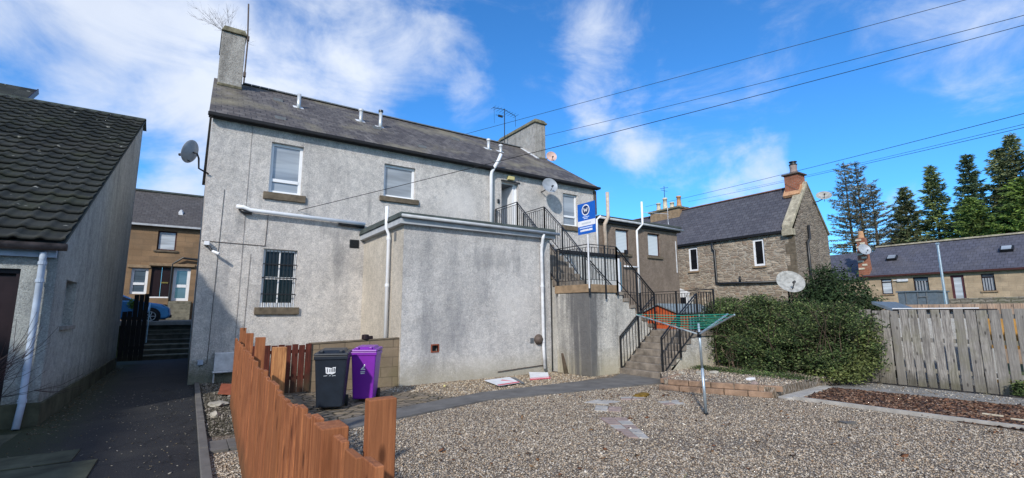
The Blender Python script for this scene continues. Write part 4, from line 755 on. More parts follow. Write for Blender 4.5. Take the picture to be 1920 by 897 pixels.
MB().box(-1.42, -1.1, 32.06, 32.095, 3.35, 3.42).build('letterbox', 'gold', dd); MB().box(-1.88, -.97, 31.98, 32.1, 2.55, 2.62).build('threshold', 'white_paint', D)
MB().box(-2.0, .05, 31.86, 31.99, 4.28, 4.42).box(-2.9, -1.92, 31.93, 31.995, 4.14, 4.3).build('door_lintel', 'stone_tan', D, .01)
MB().tube([(-.5, 31.8, 4.75), (.6, 31.8, 4.66)], .06, 8).tube([(-.5, 31.8, 4.8), (-.75, 31.85, 4.6), (-.98, 31.9, 4.4), (-.98, 31.9, 2.2)], .05, 8).build('downpipe', 'black_plastic', D)
for k in range(6): MB().box(-.98, .02, 31.0+.16*k-.4, 31.99, 1.38, 1.38+.165*(k+1)).build('door_step', 'step_edge', D, .01)
MB().box(-1.95, -1.0, 31.5, 31.99, 1.38, 2.53).build('basement_wall', 'sandstone', D); MB().box(-1.8, -1.05, 31.44, 31.5, 1.4, 2.2).build('basement_opening', 'glass_dark', D)
# blue car parked on the street
K = thing('parked_car', (-2.9, 27.2, 1.28), 'blue hatchback parked on the street beyond the alley steps, only its nose showing', 'car')
prof = [(-4.95, .35), (-5.0, .9), (-4.8, 1.0), (-4.3, 1.42), (-2.9, 1.45), (-1.95, 1.0), (-1.05, .85), (-.76, .68), (-.70, .32), (-.85, .2), (-4.8, .2)]
m = MB()
inset = lambda z: .0 if z < .95 else (z-.95)*.42
lo = [(x, 26.35+inset(z), 1.28+z) for x, z in prof]; hi = [(x, 28.05-inset(z), 1.28+z) for x, z in prof]; m.hexa(lo, hi); body = m.build('body', 'car_blue', K, .06)
MB().hexa([(-4.25, 26.36, 2.30), (-2.1, 26.36, 2.30), (-2.85, 26.52, 2.66), (-4.1, 26.52, 2.66)], [(-4.25, 26.34, 2.30), (-2.1, 26.34, 2.30), (-2.85, 26.50, 2.66), (-4.1, 26.50, 2.66)]).build('side_window', 'glass_dark', body)
for x in (-1.42, -4.1):
    wh = MB().lathe((x, 26.56, 1.60), (0, -1, 0), [(.001, .0), (.31, .0), (.33, .05), (.33, .19), (.31, .22), (.2, .225)], 24).build('wheel', 'rubber', K, 0, True); m = MB().lathe((x, 26.33, 1.60), (0, -1, 0), [(.2, -.03), (.21, .01), (.18, 0)], 20)
    for k in range(5): t = k*2*math.pi/5; m.bar((x, 26.32, 1.60), (x+.19*math.cos(t), 26.32, 1.60+.19*math.sin(t)), .03, .05, (0, 1, 0))
    m.build('rim', 'flue_metal', wh); MB().lathe((x, 26.345, 1.60), (0, -1, 0), [(.001, 0), (.38, 0)], 20).build('wheel_arch', 'rubber', K)
for y in (26.5, 27.9): MB().hexa([(-.95, y-.12, 1.98), (-.76, y-.12, 1.90), (-.76, y+.1, 1.90), (-.95, y+.1, 1.98)], [(-1.0, y-.12, 2.1), (-.80, y-.12, 2.0), (-.80, y+.1, 2.0), (-1.0, y+.1, 2.1)]).build('headlight', 'glass_pale', K, .01)
MB().box(-.78, -.68, 26.5, 27.9, 1.52, 1.66).build('bumper', 'rubber', K, .02)

# ------------------------------------------------------------------ outside staircase
Q = thing('outside_staircase', (10.2, 10, 0), 'rendered outside staircase with concrete steps climbing in three flights to the upper door', 'staircase')
F0, F1 = 8.07, 9.46                 # lower flight between these
L2 = 2.44; L1 = 1.16; SX0, SX1 = 8.88, 9.93
MB().prismz([(8.80, 10.75), (8.90, 9.46), (SX1, 9.47), (SX1, 10.75)], 0, L2-.22).build('landing_wall', 'harl_landing', Q, .02)
MB().prismz([(8.78, 10.79), (8.86, 9.415), (9.32, 9.42), (9.32, 10.79)], L2-.22, L2).prismz([(9.325, 10.79), (9.325, 9.42), (SX1+.03, 9.425), (SX1+.03, 10.79)], L2-.22, L2-.004).build('landing_slab', 'stone_tan', Q, .012)
# second flight: landing 2 down to landing 1 in +X
nst = 7; rise = (L2-L1)/nst; run = (11.46-SX1)/(nst-1)
for k in range(nst-1):
    x = SX1+run*k; z = L2-rise*(k+1)
    o = MB().box(x+.034, x+run+.03, 9.44, 10.72, z-.10, z).build('step', 'step_stone', Q, .01)
m = MB(); poly = [(SX1, 0), (11.46, 0), (11.46, L1-.1)]
for k in range(nst-2, -1, -1):
    x = SX1+run*k; z = L2-rise*(k+1)-.105; poly += [(x+run, z), (x+.002, z)]
m.prismy(poly, 9.47, 10.7); m.build('flight_wall', 'harl_stair', Q)
# lower flight +X
n1 = 7; r1 = L1/n1; rn1 = (11.50-9.96)/n1
for k in range(n1):
    x = 9.96+rn1*k; z = r1*(k+1)
    MB().box(x-.02, x+rn1-.024, F0+.0, F1-.0, z-.17, z).build('step', 'step_stone', Q, .012)
poly = [(9.98, 0)]
for k in range(n1): poly += [(9.98+rn1*k, r1*(k+1)-.175), (9.98+rn1*(k+1)-.001, r1*(k+1)-.175)]
poly += [(11.5, 0)]; MB().prismy([p for p in poly], F0+.03, F1-.03).build('flight_wall', 'harl_stair', Q)
MB().box(11.5, 12.34, F0+.03, 10.7, 0, L1-.14).build('lower_landing_wall', 'harl_stair', Q, .01); MB().box(11.48, 12.40, F0-.02, 10.75, L1-.14, L1).build('lower_landing_slab', 'step_stone', Q, .012)
# third flight to the door in +Y
TZ = 4.36; n3 = 9; r3 = (TZ-L2)/n3; rn3 = (12.78-10.8)/(n3-1)
for k in range(n3-1):
    y = 10.8+rn3*k; z = L2+r3*(k+1); MB().box(8.92-.03, 10.0, y-.02, y+rn3-.022, z-.2, z).build('step', 'step_stone', Q, .01)
poly = [(10.78, 0)]
for k in range(n3-1): poly += [(10.8+rn3*k, L2+r3*(k+1)-.205), (10.8+rn3*(k+1)-.001, L2+r3*(k+1)-.205)]
poly += [(12.78, 0)]; MB().prismx(poly, 8.93, 10.03).build('flight_wall', 'harl_white', Q)
MB().box(8.8, 10.06, 12.76, FY-.006, TZ-.16, TZ).build('upper_landing_slab', 'concrete', Q, .01); MB().box(8.9, 10.0, 12.8, FY-.007, 2.0, TZ-.162).build('upper_landing_wall', 'harl_white', Q)
def railing(pts, h=1.0, posts=None, drop=.0, gap=.115, thick=.045, handle=True, bot=.12):
    """pts: floor-line points; rail follows them"""
    pts = [Vector(p) for p in pts]; m = MB()
    for a, b in zip(pts[:-1], pts[1:]):
        up = Vector((0, 0, h)); m.bar(a+up, b+up, thick, .016); m.bar(a+up-Vector((0, 0, .075)), b+up-Vector((0, 0, .075)), .02, .012); m.bar(a+Vector((0, 0, bot)), b+Vector((0, 0, bot)), .025, .012)
    ro = m.build('railing', 'black_iron', Q)
    for a, b in zip(pts[:-1], pts[1:]):
        d = Vector((b.x-a.x, b.y-a.y)).length; n = max(1, int(d/gap))
        for k in range(1, n):
            p = a.lerp(b, k/n); MB().box(p.x-.007, p.x+.007, p.y-.007, p.y+.007, p.z+bot, p.z+h-.07).build('baluster', 'black_iron', ro)
    for i, p in enumerate(pts):
        if posts is None or i in posts: MB().box(p.x-.02, p.x+.02, p.y-.02, p.y+.02, p.z-drop, p.z+h).build('post', 'black_iron', ro)
    return ro
pz = lambda x: L2-rise*((x-SX1)/run)
railing([(9.99, F1-.03, .02), (10.75, F1-.03, .62), (11.5, F1-.03, L1)], 1.0, gap=.12)
railing([(10.0, F0-.03, .02), (10.75, F0-.03, .60), (11.56, F0-.03, L1)], 1.02, drop=.1, gap=.12)
railing([(11.56, F0-.03, L1), (12.36, F0-.03, L1), (12.36, 9.3, L1), (12.36, 10.70, L1)], 1.15, posts=(1, 2, 3), gap=.10)
railing([(12.36, 10.72, L1+.0), (11.55, 10.72, L1+.05)], 1.13, gap=.11)
railing([(SX1, 9.40, L2), (10.72, 9.40, L2-.66), (11.46, 9.40, L1+.0)], 1.07, drop=.16, gap=.115)
railing([(SX1+.0, 10.7, L2), (11.46, 10.7, L1+.05)], .98, gap=.115)
railing([(8.82, 10.70, L2), (8.86, 9.40, L2), (SX1, 9.40, L2)], 1.08, drop=.30, gap=.115)
MB().box(9.45, 9.49, 9.385, 9.415, L2-.4, L2+1.08).build('stay', 'black_iron', Q)
railing([(8.84, 10.72, L2), (8.84, 12.76, TZ)], .98, gap=.115); railing([(8.84, 12.76, TZ), (8.84, FY-.03, TZ)], 1.0, gap=.115)
railing([(10.06, 10.95, L2+.1), (10.06, 11.9, 3.5), (10.06, 12.85, TZ)], 1.0, gap=.115); railing([(10.06, 12.85, TZ), (10.06, FY-.03, TZ)], 1.0, gap=.115)
# leaning slate/wood stick in the nook
o = MB().hexa([(8.72, 10.35, .0), (8.84, 10.3, .0), (8.84, 10.33, .0), (8.72, 10.38, .0)], [(8.76, 10.5, .55), (8.80, 10.48, .55), (8.80, 10.51, .55), (8.76, 10.53, .55)]).build('wood_offcut', 'bark'); tag(o, 'dark timber offcut leaning in the gap between extension and staircase wall', 'plank')

# ------------------------------------------------------------------ estate sign
SG = thing('estate_agent_sign', (8.84, 9.38, 0), 'blue and white estate agent board on a white post at the staircase landing', 'sign')
MB().box(8.80, 8.83, 9.345, 9.375, 2.32, 4.2).build('post', 'white_paint', SG, .004)
SX = 8.785; a0, a1 = 9.02, 9.71       # far side is larger Y = left in view
bd = MB().box(SX, SX+.012, a0, a1, 3.80, 4.66).build('board', 'sign_blue', SG)
m = MB().box(SX-.002, SX, a0, a1, 4.02, 4.17); m.build('white_band', 'white_paint', bd)
cy, cz = (a0+a1)/2+.02, 4.46
m = MB().lathe((SX-.0005, cy, cz), (-1, 0, 0), [(.125, 0), (.125, .003), (.155, .003), (.155, 0)], 36); m.build('emblem_ring', 'white_paint', bd)
m = MB().lathe((SX-.0005, cy, cz), (-1, 0, 0), [(.001, .0015), (.122, .0015), (.122, 0)], 36); m.build('emblem_disc', 'sign_navy', bd)
m = MB(); pw = [(-.07, .055), (-.035, -.055), (0, .03), (.035, -.055), (.07, .055)]
for (p1, z1), (p2, z2) in zip(pw[:-1], pw[1:]): m.bar((SX-.004, cy-p1, cz+z1), (SX-.004, cy-p2, cz+z2), .026, .004, (1, 0, 0))
m.build('emblem_letter', 'white_paint', bd)
def textline(par, yc, z, wd, h, mat, seed):
    rg = random.Random(seed); m = MB(); y = yc+wd/2
    while y > yc-wd/2:
        l = rg.uniform(.016, .03)*h/.035
        if rg.random() > .0: m.box(SX-.004, SX-.001, y-l*.82, y+l*.0, z-h/2, z+h/2*rg.choice((1, 1, .7))); m.box(SX-.0035, SX-.001, y-l, y-l*.8, z-h*.1, z+h*.1)
        y -= l
    m.build('lettering', mat, par)
textline(bd, cy, 4.27, .25, .024, 'sign_text', 1); textline(bd, cy, 4.225, .16, .024, 'sign_text', 2); textline(bd, cy-.0, 4.095, .34, .05, 'sign_grey', 3); textline(bd, cy, 3.975, .50, .035, 'sign_text', 4); textline(bd, cy, 3.90, .46, .055, 'white_paint', 5)

# ------------------------------------------------------------------ satellite dishes
def dish(name, c, aim, rad, mat, label, arm=None, feedmat='black_plastic', lnb=True, squash=1.):
    t = thing(name, c, label, 'satellite dish'); c = Vector(c); aim = Vector(aim).normalized()
    prof = [(0.001, 0), (rad*.35, rad*.035), (rad*.7, rad*.12), (rad*.97, rad*.235), (rad, rad*.25), (rad*.98, rad*.225), (rad*.7, rad*.10), (.001, -rad*.03)]
    d = MB().lathe(c, aim, prof, 32).build('reflector', mat, t, 0, True); low = c-Vector((0, 0, rad*.85)); tip = c+aim*rad*1.15-Vector((0, 0, rad*.55))
    if lnb: MB().tube([low+aim*.05, tip], .012, 6).build('feed_arm', 'black_iron', t); MB().tube([tip, tip-aim*.09+Vector((0, 0, .03))], .035, 10).build('receiver', feedmat, t)
    if arm: MB().tube([c-aim*.02, c-aim*.12]+[Vector(p) for p in arm], .022, 8).build('bracket', 'black_iron', t, 0, True)
    return t
dish('satellite_dish', (-.26, 14.0, 5.73), (-.80, .50, .30), .30, 'dish_grey', 'dark grey satellite dish bracketed off the left corner of the house above the alley', [(-.12, 14.02, 5.6), (-.10, 14.05, 5.35), (.12, 14.1, 5.25)])
dish('satellite_dish', (10.95, 13.65, 6.42), (-.25, -.93, .28), .31, 'dish_grey', 'grey satellite dish on the house wall between upper door and right window', [(10.93, 14.0, 6.3), (10.93, FY, 6.3)])
dish('satellite_dish', (13.66, 16.85, 8.98), (-.35, -.9, .2), .26, 'dish_pink', 'faded pinkish satellite dish on the right chimney of the house', [(13.5, 17.0, 8.9)])
dish('satellite_dish', (25.7, 10.3, 7.3), (-.62, -.35, .65), .34, 'dish_pale', 'grey satellite dish high on the gable of the stone cottage', [(25.4, 10.45, 7.05), (25.2, TY, 7.0)])
dish('satellite_dish', (39.5, 13.65, 5.95), (-.5, -.6, .3), .42, 'dish_grey', 'small satellite dish on the brick chimney of the cottage row', [(39.8, 13.8, 5.8)])
dish('satellite_dish', (13.15, 6.3, 2.42), (-.62, -.62, .55), .345, 'dish_pale', 'large pale satellite dish on a pole rising out of the hedge', [(13.3, 6.42, 2.3), (13.32, 6.44, .2)])

# aerials on the house
o = thing('roof_aerial', (12.4, 19, 9.6), 'tall television aerial on a pole beside the right chimney of the house', 'aerial'); MB().tube([(12.42, 19, 9.3), (12.42, 19, 11.9)], .022, 8).build('pole', 'black_iron', o)
m = MB().tube([(11.76, 19, 11.80), (12.42, 19, 11.86), (13.11, 19, 11.66)], .014, 6)
for k in range(9): t = k/8; x = 11.76+1.35*t; z = 11.80-.14*t; m.tube([(x, 18.75, z+.01), (x, 19.25, z+.01)], .007, 4)
m.tube([(13.08, 19, 11.68), (13.1, 19, 11.1)], .010, 5).tube([(11.9, 19, 11.45), (12.42, 19, 11.5)], .012, 5).tube([(11.8, 19, 11.8), (11.82, 19, 11.0)], .006, 4).box(12.05, 12.3, 18.97, 19.03, 11.4, 11.5); m.build('elements', 'black_iron', o)
o = MB().tube([(.88, 17.2, 9.3), (.89, 17.2, 10.7), (.82, 17.2, 12.14)], .024, 8).box(.84, .92, 17.14, 17.24, 9.5, 9.65).box(.86, .93, 17.14, 17.24, 10.8, 10.95).build('aerial_mast', 'rust'); tag(o, 'bare metal aerial mast strapped to the left chimney', 'aerial')
# twiggy plant on the left chimney
def twigs(name, base, n, spread, length, label, cat, mat='bark', rad=.006, lean=(0, 0, 1), sub=4):
    m = MB(); base = Vector(base); rg = random.Random(5)
    for i in range(n):
        d = (Vector(lean)+Vector((rg.uniform(-1, 1), rg.uniform(-1, 1), rg.uniform(-.3, .8)))*spread).normalized(); p = base+Vector((rg.uniform(-.1, .1), rg.uniform(-.1, .1), 0)); pts = [p.copy()]; seg = length*rg.uniform(.6, 1)/5
        for k in range(5): d = (d+Vector((rg.uniform(-1, 1), rg.uniform(-1, 1), rg.uniform(-.4, .6)))*.22).normalized(); p = p+d*seg; pts.append(p.copy())
        m.tube(pts, [rad*(1-.16*k) for k in range(6)], 4)
        for k in range(1, 5):
            for _ in range(sub):
                e = (d+Vector((rg.uniform(-1, 1), rg.uniform(-1, 1), rg.uniform(-.6, .8)))*.8).normalized(); q = pts[k]; m.tube([q, q+e*seg*.8, q+(e+Vector((0, 0, .2)))*seg*1.5], [rad*.5, rad*.4, rad*.25], 3)
    return tag(m.build(name, mat), label, cat)
twigs('chimney_sapling', (.22, 17.4, 11.0), 12, .9, 1.2, 'leafless sapling sprouting from the top of the left chimney', 'plant', rad=.0045, lean=(-.5, 0, .4))
twigs('bare_shrub', (-2.75, 8.3, .45), 14, .40, 1.55, 'bare dark twigs of a leafless shrub in front of the left garage', 'plant', 'door_dark', .008, (.85, .1, .38), 3)

# security camera on the facade
o = thing('security_camera', (.3, 14, 3.4), 'white security camera on the lower left of the house wall', 'camera'); MB().box(.16, .28, 13.98, 14.137, 3.4, 3.5).build('junction_box', 'upvc', o, .01)
MB().tube([(.24, 14.08, 3.42), (.3, 14.0, 3.33), (.34, 13.98, 3.26)], .03, 8).build('arm', 'black_plastic', o); MB().tube([(.36, 13.98, 3.25), (.50, 13.86, 3.18)], .035, 10).build('housing', 'upvc', o)

# ------------------------------------------------------------------ wheeled bins
def bin_(loc, rz, hgt, wd, dp, mat, lidmat, label, deco):
    t = thing('wheeled_bin', loc, label, 'bin'); OFF[t.name] = Vector(); t.rotation_euler = (0, 0, rz)
    hw, hd = wd/2, dp/2; b = .80; hb = hgt*.90
    body = MB().hexa([(-hw*b, -hd*b, .05), (hw*b, -hd*b, .05), (hw*b, hd*b*.8, .05), (-hw*b, hd*b*.8, .05)], [(-hw, -hd, hb), (hw, -hd, hb), (hw, hd, hb), (-hw, hd, hb)]).build('body', mat, t, .025, local=True)
    MB().box(-hw-.012, hw+.012, -hd-.012, hd+.012, hb-.075, hb-.005).build('rim', mat, t, .012, local=True)
    MB().hexa([(-hw-.02, -hd-.03, hb), (hw+.02, -hd-.03, hb), (hw+.02, hd+.02, hb+.01), (-hw-.02, hd+.02, hb+.01)], [(-hw-.01, -hd-.02, hb+.04), (hw+.01, -hd-.02, hb+.04), (hw+.01, hd+.02, hb+.06), (-hw-.01, hd+.02, hb+.06)]).hexa([(-hw+.03, -hd+.03, hb+.03), (hw-.03, -hd+.03, hb+.03), (hw-.03, hd-.02, hb+.04), (-hw+.03, hd-.02, hb+.04)], [(-hw+.07, -hd+.09, hb+.085), (hw-.07, -hd+.09, hb+.085), (hw-.07, hd-.05, hb+.10), (-hw+.07, hd-.05, hb+.10)]).box(-hw+.08, -hw+.14, -hd-.01, -hd+.1, hb+.03, hb+.085).box(hw-.14, hw-.08, -hd-.01, -hd+.1, hb+.03, hb+.085).build('lid', lidmat, t, .012, local=True)
    MB().tube([(-hw*.8, hd+.08, hb-.04), (hw*.8, hd+.08, hb-.04)], .018, 8).bar((-hw*.75, hd-.01, hb-.04), (-hw*.75, hd+.08, hb-.04), .03, .03).bar((hw*.75, hd-.01, hb-.04), (hw*.75, hd+.08, hb-.04), .03, .03).build('handle', lidmat, t, 0, local=True)
    for sx in (-1, 1): MB().lathe((sx*(hw*.78), hd*.72, .1), (sx, 0, 0), [(.001, 0), (.1, 0), (.1, .05), (.05, .055), (.001, .05)], 20).build('wheel', 'rubber', t, 0, local=True)
    deco(t, hw, hd, hb, body); return t
def lean(z, hw, hd, hb, b=.80): k = (z-.05)/(hb-.05); return -(hd*b+(hd-hd*b)*k)-.003
def deco_black(t, hw, hd, hb, body):
    q = lambda x, z, o=0.: (x, lean(z, hw, hd, hb)-o, z)
    out_ = [(-.075, .64), (-.045, .625), (-.01, .63), (.03, .62), (.085, .645), (.08, .70), (.09, .745), (.04, .74), (.02, .725), (-.02, .735), (-.045, .738), (-.085, .745), (-.078, .69)]
    m = MB().hexa([q(x, z) for x, z in out_], [q(x, z, .002) for x, z in out_]); m.build('number_sticker', 'board_white', t, local=True)
    m = MB()
    for x, z0, z1, ww in ((-.05, .655, .725, .012), (-.012, .66, .715, .01), (.012, .66, .715, .01), (.035, .66, .73, .010), (.062, .66, .73, .018)): m.hexa([q(x-ww/2, z0, .002), q(x+ww/2, z0, .002), q(x+ww/2, z1, .002), q(x-ww/2, z1, .002)], [q(x-ww/2, z0, .004), q(x+ww/2, z0, .004), q(x+ww/2, z1, .004), q(x-ww/2, z1, .004)])
    m.build('sticker_marks', 'bin_black', t, local=True)
    m = MB()
    for a, b in ((-.11, -.05), (-.02, .01), (.03, .09)): m.hexa([q(a, .59), q(b, .595), q(b, .603), q(a, .598)], [q(a, .59, .002), q(b, .595, .002), q(b, .603, .002), q(a, .598, .002)])
    m.build('worn_lettering', 'sign_grey', t, local=True)
def deco_purple(t, hw, hd, hb, body):
    q = lambda x, z, o=0.: (x, lean(z, hw, hd, hb)-o, z); m = MB()
    for sh in ([(-.045, .60), (.035, .60), (.045, .615), (.015, .625), (-.045, .615)], [(-.04, .615), (.0, .622), (.03, .66), (.035, .70), (.022, .71), (.005, .67), (-.02, .645)], [(-.05, .555), (.035, .56), (.035, .578), (-.05, .573)], [(-.045, .525), (.03, .53), (.03, .547), (-.045, .542)]):
        m.hexa([q(x, z) for x, z in sh], [q(x, z, .002) for x, z in sh])
    m.build('council_emblem', 'white_paint', t, local=True)
bin_((2.24, 9.14, .014), R(-22), 1.05, .545, .56, 'bin_black', 'bin_black', 'black wheeled bin with torn white sticker by the orange fence', deco_black)
bin_((2.99, 9.60, .014), R(-30), 1.05, .475, .54, 'bin_purple', 'bin_purple', 'purple wheeled bin with white emblem next to the black bin', deco_purple)

# ------------------------------------------------------------------ bin store wall and fences
BW = thing('block_wall', (3.2, 11.2, 0), 'low brown concrete block wall behind the bins meeting the extension corner', 'wall')
m = MB().hexa([(2.25, 11.30, 0), (4.18, 11.00, 0), (4.18, 11.12, 0), (2.25, 11.42, 0)], [(2.25, 11.30, 1.02), (4.18, 11.00, 1.09), (4.18, 11.12, 1.09), (2.25, 11.42, 1.02)]); m.build('blockwork', 'block', BW)
MB().hexa([(2.25, 11.28, 1.02), (4.18, 10.98, 1.09), (4.18, 11.14, 1.09), (2.25, 11.44, 1.02)], [(2.25, 11.28, 1.05), (4.18, 10.98, 1.12), (4.18, 11.14, 1.12), (2.25, 11.44, 1.05)]).build('coping', 'stone_sill', BW, .005)
o = MB().lathe((3.42, 11.14, 1.10), (0, 0, 1), [(.001, .0), (.085, 0), (.08, .10), (.03, .11), (.001, .11)], 14).box(3.46, 3.58, 11.08, 11.2, 1.10, 1.17).build('old_fitting', 'door_dark'); tag(o, 'small dark fitting lying on top of the block wall', 'debris')
FO = thing('orange_fence', (.6, 5.5, 0), 'orange stained timber fence of upright boards running away from the camera', 'fence')
def fx(y): return .43+.0372*(y-1.0)+.016*max(0, 2.2-y)
y = .72; k = 0
while y < 10.35:
    x = fx(y); hgt = 1.235+.065*max(0, min(1, (2.9-y)/1.5))+random.uniform(-.022, .022); wd = .116+random.uniform(-.008, .008); th = .026
    if k % 9 == 4 and y > 1.7: pass
    tl = random.uniform(-.006, .006)
    MB().hexa([(x-th, y, .04), (x, y, .04), (x, y+wd, .04), (x-th, y+wd, .04)], [(x-th+tl, y, hgt), (x+tl, y, hgt), (x+tl, y+wd, hgt+random.uniform(-.004, .004)), (x-th+tl, y+wd, hgt)]).build('board', 'fence_orange', FO, .003)
    y += .186+random.uniform(-.008, .008); k += 1
for z in (.35, .98): MB().bar((fx(.6)+.025, .6, z), (fx(10.3)+.025, 10.3, z), .035, .075).build('rail', 'fence_orange', FO, .004)
MB().box(fx(1.92)-.055, fx(1.92)+.04, 1.80, 1.93, .0, 1.30).build('post', 'fence_orange', FO, .005)
for y, z, w_, d_, mt in ((1.66, 1.405, .098, .052, 'fence_orange'), (4.40, 1.42, .10, .10, 'fence_fresh'), (6.35, 1.42, .10, .10, 'fence_orange'), (8.35, 1.40, .10, .10, 'fence_orange'), (10.38, 1.43, .10, .10, 'fence_orange')):
    x = fx(y)+.045+(.025 if y < 2 else 0)
    p = MB().box(x, x+w_, y, y+d_, .0, z).build('post', mt, FO, .004)
MB().hexa([(fx(1.66)+.045, 1.60, .9), (fx(1.66)+.14, 1.60, .9), (fx(1.66)+.14, 1.66, .9), (fx(1.66)+.045, 1.66, .9)], [(fx(1.66)+.045, 1.64, 1.0), (fx(1.66)+.14, 1.64, 1.0), (fx(1.66)+.14, 1.66, 1.0), (fx(1.66)+.045, 1.66, 1.0)])
FR = thing('red_fence', (1.6, 11.3, 0), 'short dark red board fence closing the bin store against the block wall', 'fence')
for k in range(10):
    x = .95+.135*k; MB().box(x, x+.12, 11.25, 11.27, .03, 1.0+.012*math.sin(k*3)+.03).build('board', 'fence_red', FR, .003)
for z in (.3, .85): MB().box(.95, 2.28, 11.272, 11.31, z, z+.07).build('rail', 'fence_red', FR)
FG = thing('grey_fence', (13.45, 2.5, 0), 'weathered grey timber fence with wide gaps behind the bark bed', 'fence')
y = 9.; 
rgf = random.Random(3)
while y > -3.5:
    hgt = 1.70+rgf.uniform(-.02, .02); ln = rgf.uniform(-.022, .022); wd = .150+rgf.uniform(-.012, .012)
    MB().hexa([(13.42, y-wd, .04), (13.44, y-wd, .04), (13.44, y, .04), (13.42, y, .04)], [(13.42, y-wd+ln, hgt), (13.44, y-wd+ln, hgt), (13.44, y+ln, hgt), (13.42, y+ln, hgt)]).build('board', 'fence_grey', FG, .003)
    y -= (.183 if y < 4.6 else .158)+rgf.uniform(-.006, .012)
for z in (.35, 1.0, 1.52): MB().box(13.442, 13.48, -3.6, 9.0, z, z+.09).build('rail', 'fence_grey', FG)
for y in (-2.6, -.8, 1.0, 2.8, 4.6, 6.4, 8.2): MB().box(13.442, 13.54, y, y+.1, 0, 1.62).build('post', 'fence_grey', FG)
# newer panels just behind it, on the neighbour's side
FN = thing('new_fence', (14.1, 1.5, 0), 'fresh yellow timber fence showing through gaps of the grey fence', 'fence')
y = 3.1
while y > -3.5: MB().box(14.0, 14.02, y-.13, y, .9, 1.58).build('board', 'fence_new', FN); y -= .15
for z in (.2, 1.0, 1.4): MB().box(14.021, 14.06, -3.6, 3.1, z, z+.06).build('rail', 'fence_new', FN)
FT = thing('tan_fence', (18, 2, 0), 'long low tan board fence beyond the grey fence, below the cottage windows', 'fence')
y = 7.4; k = 0
while y > -4: MB().box(18.0-.02*(k % 2), 18.02-.02*(k % 2), y-.135, y, .3, 1.86).build('board', 'fence_tan', FT); y -= .125; k += 1
SL = thing('low_shed', (15.2, 3.8, 0), 'low shed with dark roof edge and white trim just behind the grey fence', 'shed')
MB().box(14.9, 16.3, 3.15, 4.6, 0, 1.66).build('wall', 'harl_white', SL); MB().box(14.82, 16.4, 3.05, 4.66, 1.662, 1.72).build('roof', 'gutter_black', SL); MB().box(14.80, 14.819, 3.05, 4.66, 1.725, 1.75).build('trim', 'upvc', SL)
SB = thing('blue_roof_shed', (15.8, 5.1, 0), 'small shed with sloping blue grey roof peeping between bush and grey fence', 'shed')
MB().box(15.0, 16.5, 4.72, 5.05, 0, 1.66).build('wall', 'dark_wood', SB); MB().hexa([(14.9, 4.68, 1.66), (16.6, 4.68, 1.66), (16.6, 5.12, 1.86), (14.9, 5.12, 1.86)], [(14.9, 4.68, 1.73), (16.6, 4.68, 1.73), (16.6, 5.12, 1.93), (14.9, 5.12, 1.93)]).build('roof', 'metal_blue', SB)
GS = thing('metal_shed', (34.5, 9.5, 1.7), 'blue grey metal shed standing before the sandstone cottage row', 'shed')
MB().box(34, 36, 8.62, 10.35, 1.5, 2.70).build('wall', 'metal_blue', GS); MB().box(33.93, 36.05, 8.55, 10.42, 2.702, 2.78).build('roof', 'metal_blue', GS)
for yy in (9.05, 9.45, 9.98): MB().box(33.96, 33.999, yy-.02, yy+.02, 1.6, 2.66).build('seam', 'lead', GS)
MB().box(33.95, 33.998, 9.06, 9.44, 2.40, 2.46).build('crossbar', 'lead', GS)
o = MB().hexa([(36, -6, 1.2), (36.5, -6, 1.2), (36.5, 9.0, 1.2), (36, 9.0, 1.2)], [(36, -6, 2.52), (36.4, -6, 2.52), (36.4, 9.0, 2.33), (36, 9.0, 2.33)]).build('field_stone_wall', 'field_wall', bevel=.05); tag(o, 'rough mossy stone wall in front of the cottage row', 'wall')
o = MB().box(34.6, 34.9, 10.4, 13.2, 1.2, 2.12).build('brick_wall', 'red_brick'); tag(o, 'short low red brick wall left of the metal shed', 'wall')
# orange shed behind the stairs
OS = thing('orange_shed', (15.3, 11.7, 0), 'orange timber garden shed with grey felt roof behind the staircase landing', 'shed')
m = MB().prismx([(10.9, 0), (12.5, 0), (12.5, 1.62), (11.72, 1.90), (10.9, 1.66)], 14.5, 16.4); m.build('wall', 'shed_orange', OS)
MB().box(14.49, 14.5, 10.9, 12.5, .0, .35).build('base', 'concrete', OS)
m = MB(); roofslab(m, [(14.42, 10.8, 1.66), (17.0, 10.8, 1.66), (17.0, 11.72, 1.99), (14.42, 11.72, 1.99)], .05); roofslab(m, [(14.42, 11.72, 1.99), (17.0, 11.72, 1.99), (17.0, 12.6, 1.64), (14.42, 12.6, 1.64)], .05); m.build('roof', 'shed_felt', OS)
MB().box(15.1, 15.55, 10.86, 10.898, .3, 1.45).build('door', 'metal_blue', OS); MB().box(15.65, 15.72, 10.85, 10.897, .2, 1.6).box(15.95, 16.02, 10.85, 10.897, .2, 1.6).build('trim', 'upvc', OS)
LP = MB().tube([(30, 7.3, 1.2), (30, 7.3, 4.88)], [.06, .045], 10).box(29.9, 30.1, 7.24, 7.36, 4.86, 4.93).build('washing_pole', 'galv'); tag(LP, 'tall thin pale metal pole standing before the cottage row', 'pole')

